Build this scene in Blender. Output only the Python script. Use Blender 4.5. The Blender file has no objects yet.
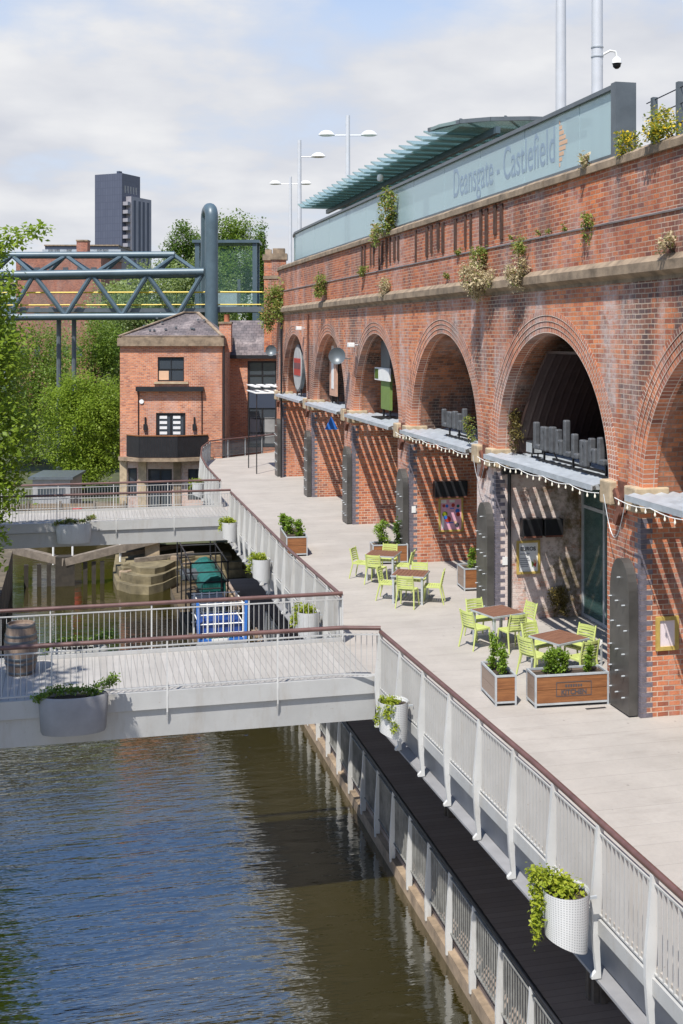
import bpy, math, random
import numpy as np
from mathutils import Vector, Matrix
random.seed(7)
R = math.radians
scene = bpy.context.scene
COL = scene.collection
YAW = math.atan(.2353)
SY, CY = math.sin(YAW), math.cos(YAW)
XW = 10.13          # canal face of the viaduct
P0, BAY, PIER = 19.19, 7.35, 1.35
SPR, RAD = 4.05, 3.0
WATER, TOW, GROUND = -5.0, -4.62, -3.3

# ------------------------------------------------------------------ helpers
def CF(xc, D, z=0.0):                       # metres right of / ahead of the viewpoint -> world
    return (xc*CY + D*SY, -xc*SY + D*CY, z)

def tag(o, label=None, cat=None, group=None, kind=None):
    if label: o['label'] = label
    if cat: o['category'] = cat
    if group: o['group'] = group
    if kind: o['kind'] = kind
    return o

def thing(name, label, cat, loc=(0, 0, 0), rz=0.0, group=None):
    o = bpy.data.objects.new(name, None)
    o.empty_display_size = .2
    COL.objects.link(o)
    o.location = loc
    o.rotation_euler = (0, 0, rz)
    return tag(o, label, cat, group)

class MB:
    def __init__(s):
        s.v, s.f, s.uv, s.mi, s.sm = [], [], [], [], []
    def face(s, pts, uv=None, mi=0, smooth=False):
        b = len(s.v)
        s.v += [tuple(p) for p in pts]
        s.f.append(tuple(range(b, b+len(pts))))
        if uv is None:
            n = Vector((0, 0, 0))
            P = [Vector(p) for p in pts]
            for i in range(len(P)):
                a, c = P[i], P[(i+1) % len(P)]
                n += Vector(((a.y-c.y)*(a.z+c.z), (a.z-c.z)*(a.x+c.x), (a.x-c.x)*(a.y+c.y)))
            ax, ay, az = abs(n.x), abs(n.y), abs(n.z)
            if ax >= ay and ax >= az: uv = [(p[1], p[2]) for p in pts]
            elif ay >= az: uv = [(p[0], p[2]) for p in pts]
            else: uv = [(p[0], p[1]) for p in pts]
        s.uv.append(uv); s.mi.append(mi); s.sm.append(smooth)
        return s
    def box(s, x0, x1, y0, y1, z0, z1, mi=0, skip=''):
        p = lambda i, j, k: ((x0, x1)[i], (y0, y1)[j], (z0, z1)[k])
        F = {'l': [p(0,1,0), p(0,0,0), p(0,0,1), p(0,1,1)], 'r': [p(1,0,0), p(1,1,0), p(1,1,1), p(1,0,1)],
             'f': [p(0,0,0), p(1,0,0), p(1,0,1), p(0,0,1)], 'k': [p(1,1,0), p(0,1,0), p(0,1,1), p(1,1,1)],
             't': [p(0,0,1), p(1,0,1), p(1,1,1), p(0,1,1)], 'b': [p(0,1,0), p(1,1,0), p(1,0,0), p(0,0,0)]}
        for k, q in F.items():
            if k not in skip: s.face(q, mi=mi)
        return s
    def bar(s, a, b, w, h=None, up=(0, 0, 1), mi=0):      # rectangular bar from a to b
        h = h or w
        a, b = Vector(a), Vector(b)
        d = (b-a).normalized(); up = Vector(up)
        if abs(d.dot(up)) > .98: up = Vector((1, 0, 0))
        r = d.cross(up).normalized(); u = r.cross(d)
        q = [a + r*sx*w/2 + u*sz*h/2 for sx, sz in ((-1,-1),(1,-1),(1,1),(-1,1))]
        t = [p + (b-a) for p in q]
        for i in range(4):
            j = (i+1) % 4
            s.face([q[i], q[j], t[j], t[i]], mi=mi)
        s.face(q[::-1], mi=mi); s.face(t, mi=mi)
        return s
    def tube(s, pts, r, n=8, caps=True, mi=0):
        pts = [Vector(p) for p in pts]
        rs = r if isinstance(r, (list, tuple)) else [r]*len(pts)
        rings = []
        prev = None
        for i, p in enumerate(pts):
            d = (pts[min(i+1, len(pts)-1)] - pts[max(i-1, 0)]).normalized()
            if prev is None:
                up = Vector((0, 0, 1)) if abs(d.z) < .95 else Vector((1, 0, 0))
                e = d.cross(up).normalized()
            else:
                e = (prev - d*prev.dot(d)).normalized()
            prev = e
            g = d.cross(e)
            rings.append([p + (e*math.cos(2*math.pi*k/n) + g*math.sin(2*math.pi*k/n))*rs[i] for k in range(n)])
        for i in range(len(rings)-1):
            for k in range(n):
                j = (k+1) % n
                s.face([rings[i][k], rings[i][j], rings[i+1][j], rings[i+1][k]], smooth=True, mi=mi)
        if caps:
            s.face(rings[0][::-1], mi=mi); s.face(rings[-1], mi=mi)
        return s
    def lathe(s, prof, n=20, cx=0, cy=0, sx=1, sy=1, a0=0, a1=2*math.pi, mi=0):
        for i in range(len(prof)-1):
            for k in range(n):
                A, B = a0+(a1-a0)*k/n, a0+(a1-a0)*(k+1)/n
                q = lambda t, pr: (cx+math.cos(t)*pr[0]*sx, cy+math.sin(t)*pr[0]*sy, pr[1])
                uv = [(A*.5, prof[i][1]), (B*.5, prof[i][1]), (B*.5, prof[i+1][1]), (A*.5, prof[i+1][1])]
                s.face([q(A, prof[i]), q(B, prof[i]), q(B, prof[i+1]), q(A, prof[i+1])], uv=uv, smooth=True, mi=mi)
        return s
    def prism(s, poly, axis, a, b, mi=0):                   # 2-D outline swept along an axis
        def P(u, v, t):
            return {'x': (t, u, v), 'y': (u, t, v), 'z': (u, v, t)}[axis]
        n = len(poly)
        for i in range(n):
            j = (i+1) % n
            s.face([P(*poly[i], a), P(*poly[j], a), P(*poly[j], b), P(*poly[i], b)], mi=mi)
        s.face([P(*p, a) for p in poly][::-1], mi=mi)
        s.face([P(*p, b) for p in poly], mi=mi)
        return s
    def build(s, name, mats, parent=None, world=True):
        me = bpy.data.meshes.new(name)
        off = Vector(parent.location) if (parent is not None and world) else Vector((0, 0, 0))
        if parent is not None and world and parent.parent is not None:
            off = off + Vector(parent.parent.location)
        me.from_pydata([(p[0]-off.x, p[1]-off.y, p[2]-off.z) for p in s.v], [], s.f)
        L = me.uv_layers.new(name='UVMap')
        flat = [c for f in s.uv for q in f for c in q]
        L.data.foreach_set('uv', flat)
        if not isinstance(mats, (list, tuple)): mats = [mats]
        for m in mats: me.materials.append(m)
        me.polygons.foreach_set('material_index', s.mi)
        me.polygons.foreach_set('use_smooth', s.sm)
        # weld so that bevels and smooth shading work
        import bmesh
        bm = bmesh.new(); bm.from_mesh(me)
        bmesh.ops.remove_doubles(bm, verts=bm.verts, dist=1e-5)
        bmesh.ops.recalc_face_normals(bm, faces=bm.faces)
        bm.to_mesh(me); bm.free()
        if any(s.sm): me.set_sharp_from_angle(angle=R(42))
        o = bpy.data.objects.new(name, me)
        COL.objects.link(o)
        if parent is not None: o.parent = parent
        return o

def bevel(o, w=.01, seg=2):
    m = o.modifiers.new('bevel', 'BEVEL'); m.width = w; m.segments = seg; m.limit_method = 'ANGLE'; m.angle_limit = R(40)
    return o

def children(o): return [c for c in bpy.data.objects if c.parent == o]
def copy_tree(o, parent=None):
    c = o.copy(); COL.objects.link(c)
    if parent is not None: c.parent = parent
    for ch in children(o): copy_tree(ch, c)
    return c

def text_mesh(txt, size, width=None, bold=0.0):
    cu = bpy.data.curves.new('lettering', 'FONT'); cu.body = txt; cu.size = size; cu.extrude = .0012; cu.offset = bold
    o = bpy.data.objects.new('lettering', cu); COL.objects.link(o)
    bpy.context.view_layer.update()
    dg = bpy.context.evaluated_depsgraph_get()
    me = bpy.data.meshes.new_from_object(o.evaluated_get(dg))
    bpy.data.objects.remove(o); bpy.data.curves.remove(cu)
    xs = [v.co.x for v in me.vertices]; x0, x1 = min(xs), max(xs)
    k = width/(x1-x0) if width else 1
    for v in me.vertices: v.co.x = (v.co.x-x0)*k
    return me
def place_text(name, me, m4, mat, parent):
    me.transform(m4); me.materials.append(mat)
    o = bpy.data.objects.new(name, me); COL.objects.link(o); o.parent = parent
    return o

# ------------------------------------------------------------------ materials
def newmat(name):
    m = bpy.data.materials.new(name); m.use_nodes = True
    nt = m.node_tree; nt.nodes.clear()
    out = nt.nodes.new('ShaderNodeOutputMaterial')
    b = nt.nodes.new('ShaderNodeBsdfPrincipled')
    nt.links.new(b.outputs[0], out.inputs[0])
    return m, nt, b, out
def N(nt, t, **kw):
    n = nt.nodes.new(t)
    for k, v in kw.items(): setattr(n, k, v)
    return n
def noise(nt, scale, detail=4, rough=.55, vec=None, stretch=None):
    n = N(nt, 'ShaderNodeTexNoise'); n.inputs['Scale'].default_value = scale
    n.inputs['Detail'].default_value = detail; n.inputs['Roughness'].default_value = rough
    if vec is None:
        g = N(nt, 'ShaderNodeNewGeometry'); vec = g.outputs['Position']
    if stretch:
        mp = N(nt, 'ShaderNodeMapping'); mp.inputs['Scale'].default_value = stretch
        nt.links.new(vec, mp.inputs['Vector']); vec = mp.outputs[0]
    nt.links.new(vec, n.inputs['Vector'])
    return n.outputs['Fac']
def ramp(nt, fac, p0, p1, c0=(0,0,0,1), c1=(1,1,1,1)):
    r = N(nt, 'ShaderNodeValToRGB')
    r.color_ramp.elements[0].position = p0; r.color_ramp.elements[0].color = c0
    r.color_ramp.elements[1].position = p1; r.color_ramp.elements[1].color = c1
    nt.links.new(fac, r.inputs[0]); return r.outputs[0]
def mix(nt, fac, a, b, mode='MIX'):
    m = N(nt, 'ShaderNodeMix', data_type='RGBA', blend_type=mode)
    for sock, val in ((m.inputs[0], fac), (m.inputs[6], a), (m.inputs[7], b)):
        if isinstance(val, (int, float)): sock.default_value = val
        elif isinstance(val, tuple): sock.default_value = val if len(val) == 4 else (*val, 1)
        else: nt.links.new(val, sock)
    return m.outputs[2]
def math_(nt, op, a, b=None):
    m = N(nt, 'ShaderNodeMath', operation=op)
    for i, val in enumerate((a, b)):
        if val is None: continue
        if isinstance(val, (int, float)): m.inputs[i].default_value = val
        else: nt.links.new(val, m.inputs[i])
    return m.outputs[0]
def bump(nt, b, h, strength=.3, dist=.02):
    n = N(nt, 'ShaderNodeBump'); n.inputs['Strength'].default_value = strength; n.inputs['Distance'].default_value = dist
    nt.links.new(h, n.inputs['Height']); nt.links.new(n.outputs[0], b.inputs['Normal'])

def simple(name, col, rough=.5, metal=0.0, var=.25, scale=3.0, bmp=0.0, fine=None):
    m, nt, b, _ = newmat(name)
    f = noise(nt, scale, 6, .6)
    c2 = tuple(c*(1-var) for c in col); c1 = tuple(min(1, c*(1+var*.4)) for c in col)
    c = mix(nt, ramp(nt, f, .3, .7), c2, c1)
    nt.links.new(c, b.inputs['Base Color'])
    b.inputs['Roughness'].default_value = rough; b.inputs['Metallic'].default_value = metal
    if bmp:
        bump(nt, b, noise(nt, fine or scale*12, 4), bmp, .01)
    return m

def brick_mat(name, c1, c2, mortar, soot=.5, white=.35, wash=0.0, moss=0.0, offset=.5, bw=.235, rh=.0935, soot_col=(.105, .062, .058), big=.5):
    m, nt, b, _ = newmat(name)
    uv = N(nt, 'ShaderNodeUVMap')
    nz = N(nt, 'ShaderNodeTexNoise'); nz.inputs['Scale'].default_value = 2.6; nz.inputs['Detail'].default_value = 4
    nt.links.new(uv.outputs[0], nz.inputs['Vector'])
    vm = N(nt, 'ShaderNodeVectorMath', operation='SUBTRACT'); nt.links.new(nz.outputs['Color'], vm.inputs[0]); vm.inputs[1].default_value = (.5, .5, .5)
    vs = N(nt, 'ShaderNodeVectorMath', operation='SCALE'); nt.links.new(vm.outputs[0], vs.inputs[0]); vs.inputs['Scale'].default_value = .03
    va = N(nt, 'ShaderNodeVectorMath', operation='ADD'); nt.links.new(uv.outputs[0], va.inputs[0]); nt.links.new(vs.outputs[0], va.inputs[1])
    def bt(a, c):
        t = N(nt, 'ShaderNodeTexBrick'); t.offset = offset
        t.inputs['Color1'].default_value = (*a, 1); t.inputs['Color2'].default_value = (*c, 1); t.inputs['Mortar'].default_value = (*a, 1)
        t.inputs['Scale'].default_value = 1; t.inputs['Brick Width'].default_value = bw; t.inputs['Row Height'].default_value = rh
        t.inputs['Mortar Size'].default_value = .0095; t.inputs['Mortar Smooth'].default_value = .15; t.inputs['Bias'].default_value = 0
        nt.links.new(va.outputs[0], t.inputs['Vector'])
        return t
    t2 = bt((0,0,0), (1,1,1)); rnd = t2.outputs['Color']; joint = t2.outputs['Fac']
    r = N(nt, 'ShaderNodeValToRGB'); nt.links.new(rnd, r.inputs[0])
    e = r.color_ramp.elements
    e[0].position = 0; e[0].color = (*[min(1, x*1.18) for x in c1], 1)
    e[1].position = 1; e[1].color = (*[x*.74 for x in c2], 1)
    for p, c in ((.30, c1), (.62, tuple((x+y)/2 for x, y in zip(c1, c2))), (.84, c2)):
        q = e.new(p); q.color = (*c, 1)
    col = r.outputs[0]
    # mottling inside bricks
    col = mix(nt, math_(nt, 'MULTIPLY', ramp(nt, noise(nt, 16, 4, .7), .45, .7), .35), col, tuple(x*.5 for x in c2))
    dr = ramp(nt, noise(nt, .22, 6, .6), .38, .62)
    col = mix(nt, math_(nt, 'MULTIPLY', dr, .42), col, tuple(x*.62+.02 for x in c2))
    # smoke-blackened areas take the brick faces, the joints stay paler
    sf = ramp(nt, noise(nt, .36, 8, .62), .45, .55)
    sf2 = ramp(nt, noise(nt, 1.3, 7, .7, stretch=(1, 1, .30)), .36, .54)
    sm = math_(nt, 'MULTIPLY', sf, sf2)
    rr = ramp(nt, rnd, .0, .8)
    sm = math_(nt, 'MULTIPLY', sm, math_(nt, 'ADD', math_(nt, 'MULTIPLY', rr, .3), .7))
    col = mix(nt, math_(nt, 'MULTIPLY', sm, soot), col, soot_col)
    mo = mix(nt, ramp(nt, noise(nt, .8, 6, .7), .38, .64), tuple(x*.55 for x in mortar), mortar)
    col = mix(nt, math_(nt, 'MULTIPLY', joint, .92), col, mo)
    # lime run-off: vertical streaks and salt blooms
    wf = ramp(nt, noise(nt, 1.1, 7, .65, stretch=(1, 1, .13)), .47, .60)
    wp = ramp(nt, noise(nt, 5.5, 6, .8), .34, .62)
    wb = ramp(nt, noise(nt, .41, 5, .6), .45, .55)
    wm = math_(nt, 'MULTIPLY', math_(nt, 'MULTIPLY', wf, wp), math_(nt, 'ADD', math_(nt, 'MULTIPLY', wb, .75), .25))
    col = mix(nt, math_(nt, 'MULTIPLY', wm, white), col, (.56, .47, .44))
    if wash:
        ww = ramp(nt, noise(nt, 2.2, 7, .75), .34, .52)
        col = mix(nt, math_(nt, 'MULTIPLY', ww, wash), col, (.66, .57, .53))
    if moss:
        g = N(nt, 'ShaderNodeNewGeometry'); sp = N(nt, 'ShaderNodeSeparateXYZ'); nt.links.new(g.outputs['Position'], sp.inputs[0])
        mr = N(nt, 'ShaderNodeMapRange'); nt.links.new(sp.outputs[0], mr.inputs[0]); mr.inputs[1].default_value = XW+.7; mr.inputs[2].default_value = XW+2.1
        nn = noise(nt, 2.4, 7, .75)
        mm = ramp(nt, math_(nt, 'ADD', math_(nt, 'MULTIPLY', mr.outputs[0], .24), nn), .60, .78)
        col = mix(nt, math_(nt, 'MULTIPLY', mm, moss), col, mix(nt, noise(nt, 6, 3), (.035, .028, .012), (.16, .12, .03)))
    nt.links.new(col, b.inputs['Base Color'])
    b.inputs['Roughness'].default_value = .88
    h = math_(nt, 'ADD', math_(nt, 'MULTIPLY', joint, -1), math_(nt, 'MULTIPLY', noise(nt, 30, 4), .7))
    bump(nt, b, h, .7, .014)
    return m

M = {}
M['brick'] = brick_mat('brick_red', (.65, .220, .085), (.45, .130, .060), (.56, .46, .36), 1.0, .9)
M['brick_lo'] = brick_mat('brick_red_pier', (.66, .225, .098), (.47, .140, .072), (.66, .54, .43), .55, .7)
M['brick_par'] = brick_mat('brick_parapet', (.60, .185, .068), (.40, .105, .050), (.55, .42, .32), .7, .5)
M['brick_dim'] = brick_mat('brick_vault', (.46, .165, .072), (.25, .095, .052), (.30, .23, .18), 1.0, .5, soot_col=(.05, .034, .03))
M['brick_wash'] = brick_mat('brick_whitewashed', (.58, .24, .14), (.42, .16, .10), (.60, .52, .46), .30, .4, wash=.9, moss=.85)
M['brick_house'] = brick_mat('brick_house', (.70, .270, .130), (.52, .175, .092), (.64, .53, .43), .3, .4)
M['brick_house_low'] = brick_mat('brick_house_low', (.56, .27, .17), (.42, .19, .13), (.55, .46, .40), .35, .6, wash=.6)
M['brick_ring'] = brick_mat('brick_arch_ring', (.66, .235, .110), (.46, .145, .080), (.80, .68, .57), .75, .6, offset=0.0)
M['brick_mill'] = brick_mat('brick_mill', (.42, .15, .09), (.31, .11, .075), (.36, .27, .22), .4, .2)
M['quoin'] = simple('blue_engineering_brick', (.165, .150, .180), .55, var=.4, scale=9, bmp=.2)
M['stone'] = simple('weathered_sandstone', (.30, .225, .155), .9, var=.55, scale=2.5, bmp=.5, fine=25)
M['stone_warm'] = simple('sandstone_block', (.46, .36, .24), .9, var=.35, scale=4, bmp=.4, fine=30)
M['drip'] = simple('grey_drip_slate', (.20, .175, .17), .85, var=.4, scale=3, bmp=.4)
M['bank_stone'] = simple('mossy_bank_stone', (.20, .165, .095), .9, var=.6, scale=1.4, bmp=.7, fine=10)
M['stone_dark'] = simple('dark_quay_stone', (.13, .105, .07), .9, var=.55, scale=1.6, bmp=.6, fine=12)
def grimy(name, col, rough):
    m, nt, b, _ = newmat(name)
    f = ramp(nt, noise(nt, 1.3, 6, .65), .35, .7)
    c = mix(nt, f, tuple(x*.86 for x in col), col)
    st = ramp(nt, noise(nt, 3.2, 7, .72, stretch=(1, 1, .18)), .52, .74)
    c = mix(nt, math_(nt, 'MULTIPLY', st, .45), c, (.30, .255, .20))
    sp_ = ramp(nt, noise(nt, 22, 3, .6), .66, .74)
    c = mix(nt, math_(nt, 'MULTIPLY', sp_, .4), c, (.22, .15, .10))
    nt.links.new(c, b.inputs['Base Color']); b.inputs['Roughness'].default_value = rough
    bump(nt, b, noise(nt, 60, 2), .05, .003)
    return m
M['paint'] = grimy('pale_grey_paint', (.455, .455, .445), .5)
M['paint_post'] = grimy('white_grey_paint', (.58, .58, .565), .46)
M['paint_lo'] = simple('weathered_grey_paint', (.42, .42, .40), .55, var=.3, scale=2.5)
M['paint_shaded'] = simple('shaded_weathered_paint', (.25, .25, .235), .6, var=.5, scale=2.5)  # weathered grey, darkened further to carry the backlit shade of the lower infill
M['paint_mid'] = simple('mid_grey_paint', (.27, .27, .28), .5, var=.2, scale=2)
M['rail_wood'] = simple('oiled_hardwood_rail', (.135, .070, .060), .42, var=.35, scale=3.2)
M['black'] = simple('black_metal', (.018, .018, .021), .42, var=.3)
M['door_metal'] = simple('dark_grey_door_steel', (.105, .10, .094), .38, .35, var=.35, scale=2.2)
M['iron_rust'] = simple('rusty_iron', (.17, .065, .040), .8, var=.5, scale=9, bmp=.3)
M['brown_strip'] = simple('rust_dark_brown', (.085, .040, .026), .85, var=.5, scale=6, bmp=.3)
M['galv'] = simple('galvanised_sheet', (.46, .50, .54), .42, .25, var=.22, scale=3)
M['galv_frame'] = simple('galvanised_frame', (.50, .53, .55), .45, .3, var=.2, scale=6)
M['steel_blue'] = simple('blue_grey_steel', (.085, .125, .150), .42, .1, var=.2, scale=1.2)
M['steel_pole'] = simple('pale_steel_pole', (.62, .63, .65), .35, .2, var=.08)
M['dark_steel'] = simple('dark_grey_steel', (.12, .14, .155), .4, .2, var=.2)
M['brown_clad'] = None
M['lime'] = simple('lime_green_plastic', (.49, .55, .18), .4, var=.06)
M['white'] = simple('white_paint', (.78, .78, .76), .5, var=.06)
M['cream'] = simple('cream_bulb', (.82, .78, .66), .2, var=.03)
M['yellow'] = simple('yellow_paint', (.72, .52, .03), .5, var=.1)
M['gold_frame'] = simple('light_oak_frame', (.50, .36, .10), .5, var=.2, scale=8)
M['blue_tarp'] = simple('blue_tarpaulin', (.014, .055, .25), .5, var=.55, scale=5, bmp=.4, fine=9)
M['teal_tarp'] = simple('teal_tarpaulin', (.012, .13, .115), .55, var=.5, scale=4, bmp=.4, fine=9)
M['red'] = simple('red_paint', (.42, .045, .035), .5, var=.15)
M['tw_grey'] = simple('faded_sign_face', (.42, .42, .41), .6, var=.2)
M['pink'] = simple('pink_print', (.72, .38, .48), .6, var=.12, scale=9)
M['paper'] = simple('white_paper', (.74, .74, .73), .6, var=.05)
M['paper_pink'] = simple('pale_pink_paper', (.76, .66, .68), .6, var=.05)
M['ink'] = simple('dark_grey_ink', (.07, .07, .08), .6, var=.1)
M['grey_ink'] = simple('grey_ink', (.33, .34, .36), .6, var=.1)
M['orange'] = simple('orange_print', (.66, .42, .27), .6, var=.1)
M['blue'] = simple('blue_print', (.03, .16, .55), .5, var=.1)
M['green_print'] = simple('green_print', (.16, .24, .06), .6, var=.15)
M['peach'] = simple('peach_print', (.55, .33, .24), .6, var=.25, scale=6)
M['sign_letter'] = simple('slate_blue_lettering', (.25, .33, .41), .5, var=.12)
M['letter_grey'] = simple('grey_sign_letter', (.11, .115, .125), .5, .2, var=.4, scale=7)
M['terracotta'] = simple('terracotta', (.45, .16, .08), .8, var=.2)
M['tower_dark'] = None
M['bark'] = simple('bark', (.10, .075, .05), .9, var=.4, scale=6, bmp=.6)
M['soil'] = simple('soil', (.05, .035, .022), .95, var=.4, scale=9, bmp=.5)
M['navy_clad'] = simple('navy_cladding', (.045, .060, .095), .5, var=.15, scale=.2)
M['wood_grey'] = simple('weathered_timber', (.20, .165, .13), .85, var=.4, scale=4, bmp=.4, fine=20)
M['pile'] = simple('tarred_timber', (.035, .028, .02), .8, var=.5, scale=3, bmp=.4)
M['wood_old'] = simple('wet_timber', (.115, .085, .05), .85, var=.45, scale=3, bmp=.4, fine=20)
M['sand_wall'] = simple('pale_render', (.30, .30, .30), .8, var=.2, scale=1.5)

def wood_mat(name, a, b_, axis=(1, 14, 14), rough=.55, scale=3):
    m, nt, b, _ = newmat(name)
    tc = N(nt, 'ShaderNodeTexCoord')
    f = noise(nt, scale, 7, .65, vec=tc.outputs['Object'], stretch=axis)
    c = mix(nt, ramp(nt, f, .3, .7), a, b_)
    nt.links.new(c, b.inputs['Base Color']); b.inputs['Roughness'].default_value = rough
    bump(nt, b, f, .2, .005)
    return m
M['wood_orange'] = wood_mat('oiled_planter_board', (.15, .055, .020), (.32, .135, .048))
M['wood_table'] = wood_mat('table_slat', (.13, .058, .036), (.24, .118, .070))
M['wood_brown'] = wood_mat('weathered_planter_board', (.22, .155, .115), (.34, .26, .21))
M['oak'] = wood_mat('barrel_oak', (.15, .105, .075), (.29, .215, .16), (9, 9, .8))

def boards_mat(name, ca, cb, pitch, axis, rough=.75, gap=.05, grime=.25, gapcol=.55, spots=False):
    m, nt, b, _ = newmat(name)
    g = N(nt, 'ShaderNodeNewGeometry'); sp = N(nt, 'ShaderNodeSeparateXYZ'); nt.links.new(g.outputs['Position'], sp.inputs[0])
    t = math_(nt, 'DIVIDE', sp.outputs[axis], pitch)
    fr = math_(nt, 'FRACT', t); fl = math_(nt, 'FLOOR', t)
    wn = N(nt, 'ShaderNodeTexWhiteNoise', noise_dimensions='1D'); nt.links.new(fl, wn.inputs['W'])
    c = mix(nt, wn.outputs['Value'], ca, cb)
    gr = ramp(nt, noise(nt, .7, 7, .7), .35, .7)
    c = mix(nt, math_(nt, 'MULTIPLY', gr, grime), c, tuple(x*.55 for x in ca))
    c = mix(nt, math_(nt, 'MULTIPLY', ramp(nt, noise(nt, 14, 5, .7), .45, .75), .18), c, tuple(x*.6 for x in ca))
    gp = math_(nt, 'LESS_THAN', fr, gap)
    if spots:
        vo = N(nt, 'ShaderNodeTexVoronoi', feature='F1'); vo.inputs['Scale'].default_value = 2.2; nt.links.new(g.outputs['Position'], vo.inputs['Vector'])
        c = mix(nt, math_(nt, 'MULTIPLY', math_(nt, 'LESS_THAN', vo.outputs['Distance'], .055), .45), c, (.12, .11, .10))
        st = ramp(nt, noise(nt, 1.6, 7, .72, stretch=(.35, 1.4, 1)), .54, .72)
        c = mix(nt, math_(nt, 'MULTIPLY', st, .35), c, (.20, .18, .155))
    c = mix(nt, math_(nt, 'MULTIPLY', gp, gapcol), c, (.08, .075, .07))
    nt.links.new(c, b.inputs['Base Color']); b.inputs['Roughness'].default_value = rough
    bump(nt, b, math_(nt, 'SUBTRACT', noise(nt, 40, 3), gp), .25, .006)
    return m
M['prom'] = boards_mat('promenade_paving', (.385, .352, .318), (.42, .385, .350), .6, 1, gap=.025, gapcol=.22, grime=.40, spots=True)
M['deck'] = boards_mat('bridge_deck_boards', (.34, .32, .295), (.40, .38, .355), .145, 0, gap=.09, gapcol=.5, grime=.3)
M['towpath'] = boards_mat('towpath_boards', (.32, .25, .21), (.38, .30, .25), .2, 1, gap=.06)
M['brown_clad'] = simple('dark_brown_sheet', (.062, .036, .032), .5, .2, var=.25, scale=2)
M['slate'] = brick_mat('roof_slate', (.165, .135, .135), (.115, .098, .102), (.05, .045, .045), .3, .4, bw=.32, rh=.22)
M['fence_grey'] = boards_mat('fence_boards', (.24, .18, .12), (.30, .23, .16), .12, 2, gap=.12, gapcol=.9)

def glass(name, col, rough=.08, alpha=.35, spec=.5, tcol=(.75, .88, .86, 1)):
    m, nt, b, out = newmat(name)
    b.inputs['Base Color'].default_value = (*col, 1); b.inputs['Roughness'].default_value = rough
    b.inputs['Specular IOR Level'].default_value = spec
    if alpha < 1:
        t = N(nt, 'ShaderNodeBsdfTransparent'); t.inputs[0].default_value = tcol
        mx = N(nt, 'ShaderNodeMixShader'); mx.inputs[0].default_value = alpha
        nt.links.new(t.outputs[0], mx.inputs[1]); nt.links.new(b.outputs[0], mx.inputs[2]); nt.links.new(mx.outputs[0], out.inputs[0])
    return m
M['frost'] = glass('frosted_glass', (.44, .56, .59), .2, .70)
M['win'] = glass('window_glass', (.055, .066, .08), .06, 1, 1.0)
M['shop'] = glass('shopfront_glass', (.07, .13, .12), .05, .75, 1.0)
M['clear'] = glass('bridge_glass', (.16, .30, .27), .06, .06, .8, (.96, .985, .98, 1))
M['canopy_glass'] = glass('canopy_blade_glass', (.30, .40, .39), .25, .62)

def leaf_mat(name, a, b_, tr=.38, dry=None, tint=.55):
    m, nt, b, out = newmat(name)
    g = N(nt, 'ShaderNodeNewGeometry')
    c = mix(nt, g.outputs['Random Per Island'], a, b_)
    c = mix(nt, math_(nt, 'MULTIPLY', ramp(nt, noise(nt, .8, 4), .35, .65), .5), c, tuple(x*.7 for x in a))
    if dry: c = mix(nt, math_(nt, 'GREATER_THAN', g.outputs['Random Per Island'], dry[0]), c, dry[1])
    nt.links.new(c, b.inputs['Base Color']); b.inputs['Roughness'].default_value = .5
    b.inputs['Specular IOR Level'].default_value = .35
    t = N(nt, 'ShaderNodeBsdfTranslucent'); nt.links.new(mix(nt, tint, c, (.34, .46, .05)), t.inputs[0])
    mx = N(nt, 'ShaderNodeMixShader'); mx.inputs[0].default_value = tr
    nt.links.new(b.outputs[0], mx.inputs[1]); nt.links.new(t.outputs[0], mx.inputs[2]); nt.links.new(mx.outputs[0], out.inputs[0])
    return m
M['leaf_bright'] = leaf_mat('leaf_bright', (.185, .28, .028), (.33, .43, .055), .5)
M['leaf_mid'] = leaf_mat('leaf_mid', (.115, .20, .032), (.23, .32, .058))
M['leaf_dark'] = leaf_mat('leaf_dark', (.07, .145, .032), (.15, .235, .05), .32)
M['leaf_pale'] = leaf_mat('leaf_pale', (.19, .25, .095), (.34, .40, .18), .4)
M['leaf_lime'] = leaf_mat('leaf_lime', (.26, .33, .025), (.46, .48, .05), .42)
M['leaf_box'] = leaf_mat('leaf_box', (.14, .26, .024), (.30, .43, .055), .42)
M['leaf_dry'] = leaf_mat('leaf_dry', (.62, .51, .34), (.52, .46, .25), .3, (.88, (.26, .30, .08)), 0.0)
M['leaf_wall'] = leaf_mat('leaf_wall', (.17, .24, .045), (.34, .36, .11), .35, (.84, (.44, .28, .11)), .3)
M['leaf_yellow'] = leaf_mat('leaf_yellow', (.20, .26, .05), (.32, .35, .08), .35, (.66, (.80, .60, .04)), .15)
M['leaf_moss'] = leaf_mat('leaf_moss', (.09, .075, .02), (.22, .17, .045), .2, None, 0.0)

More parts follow.
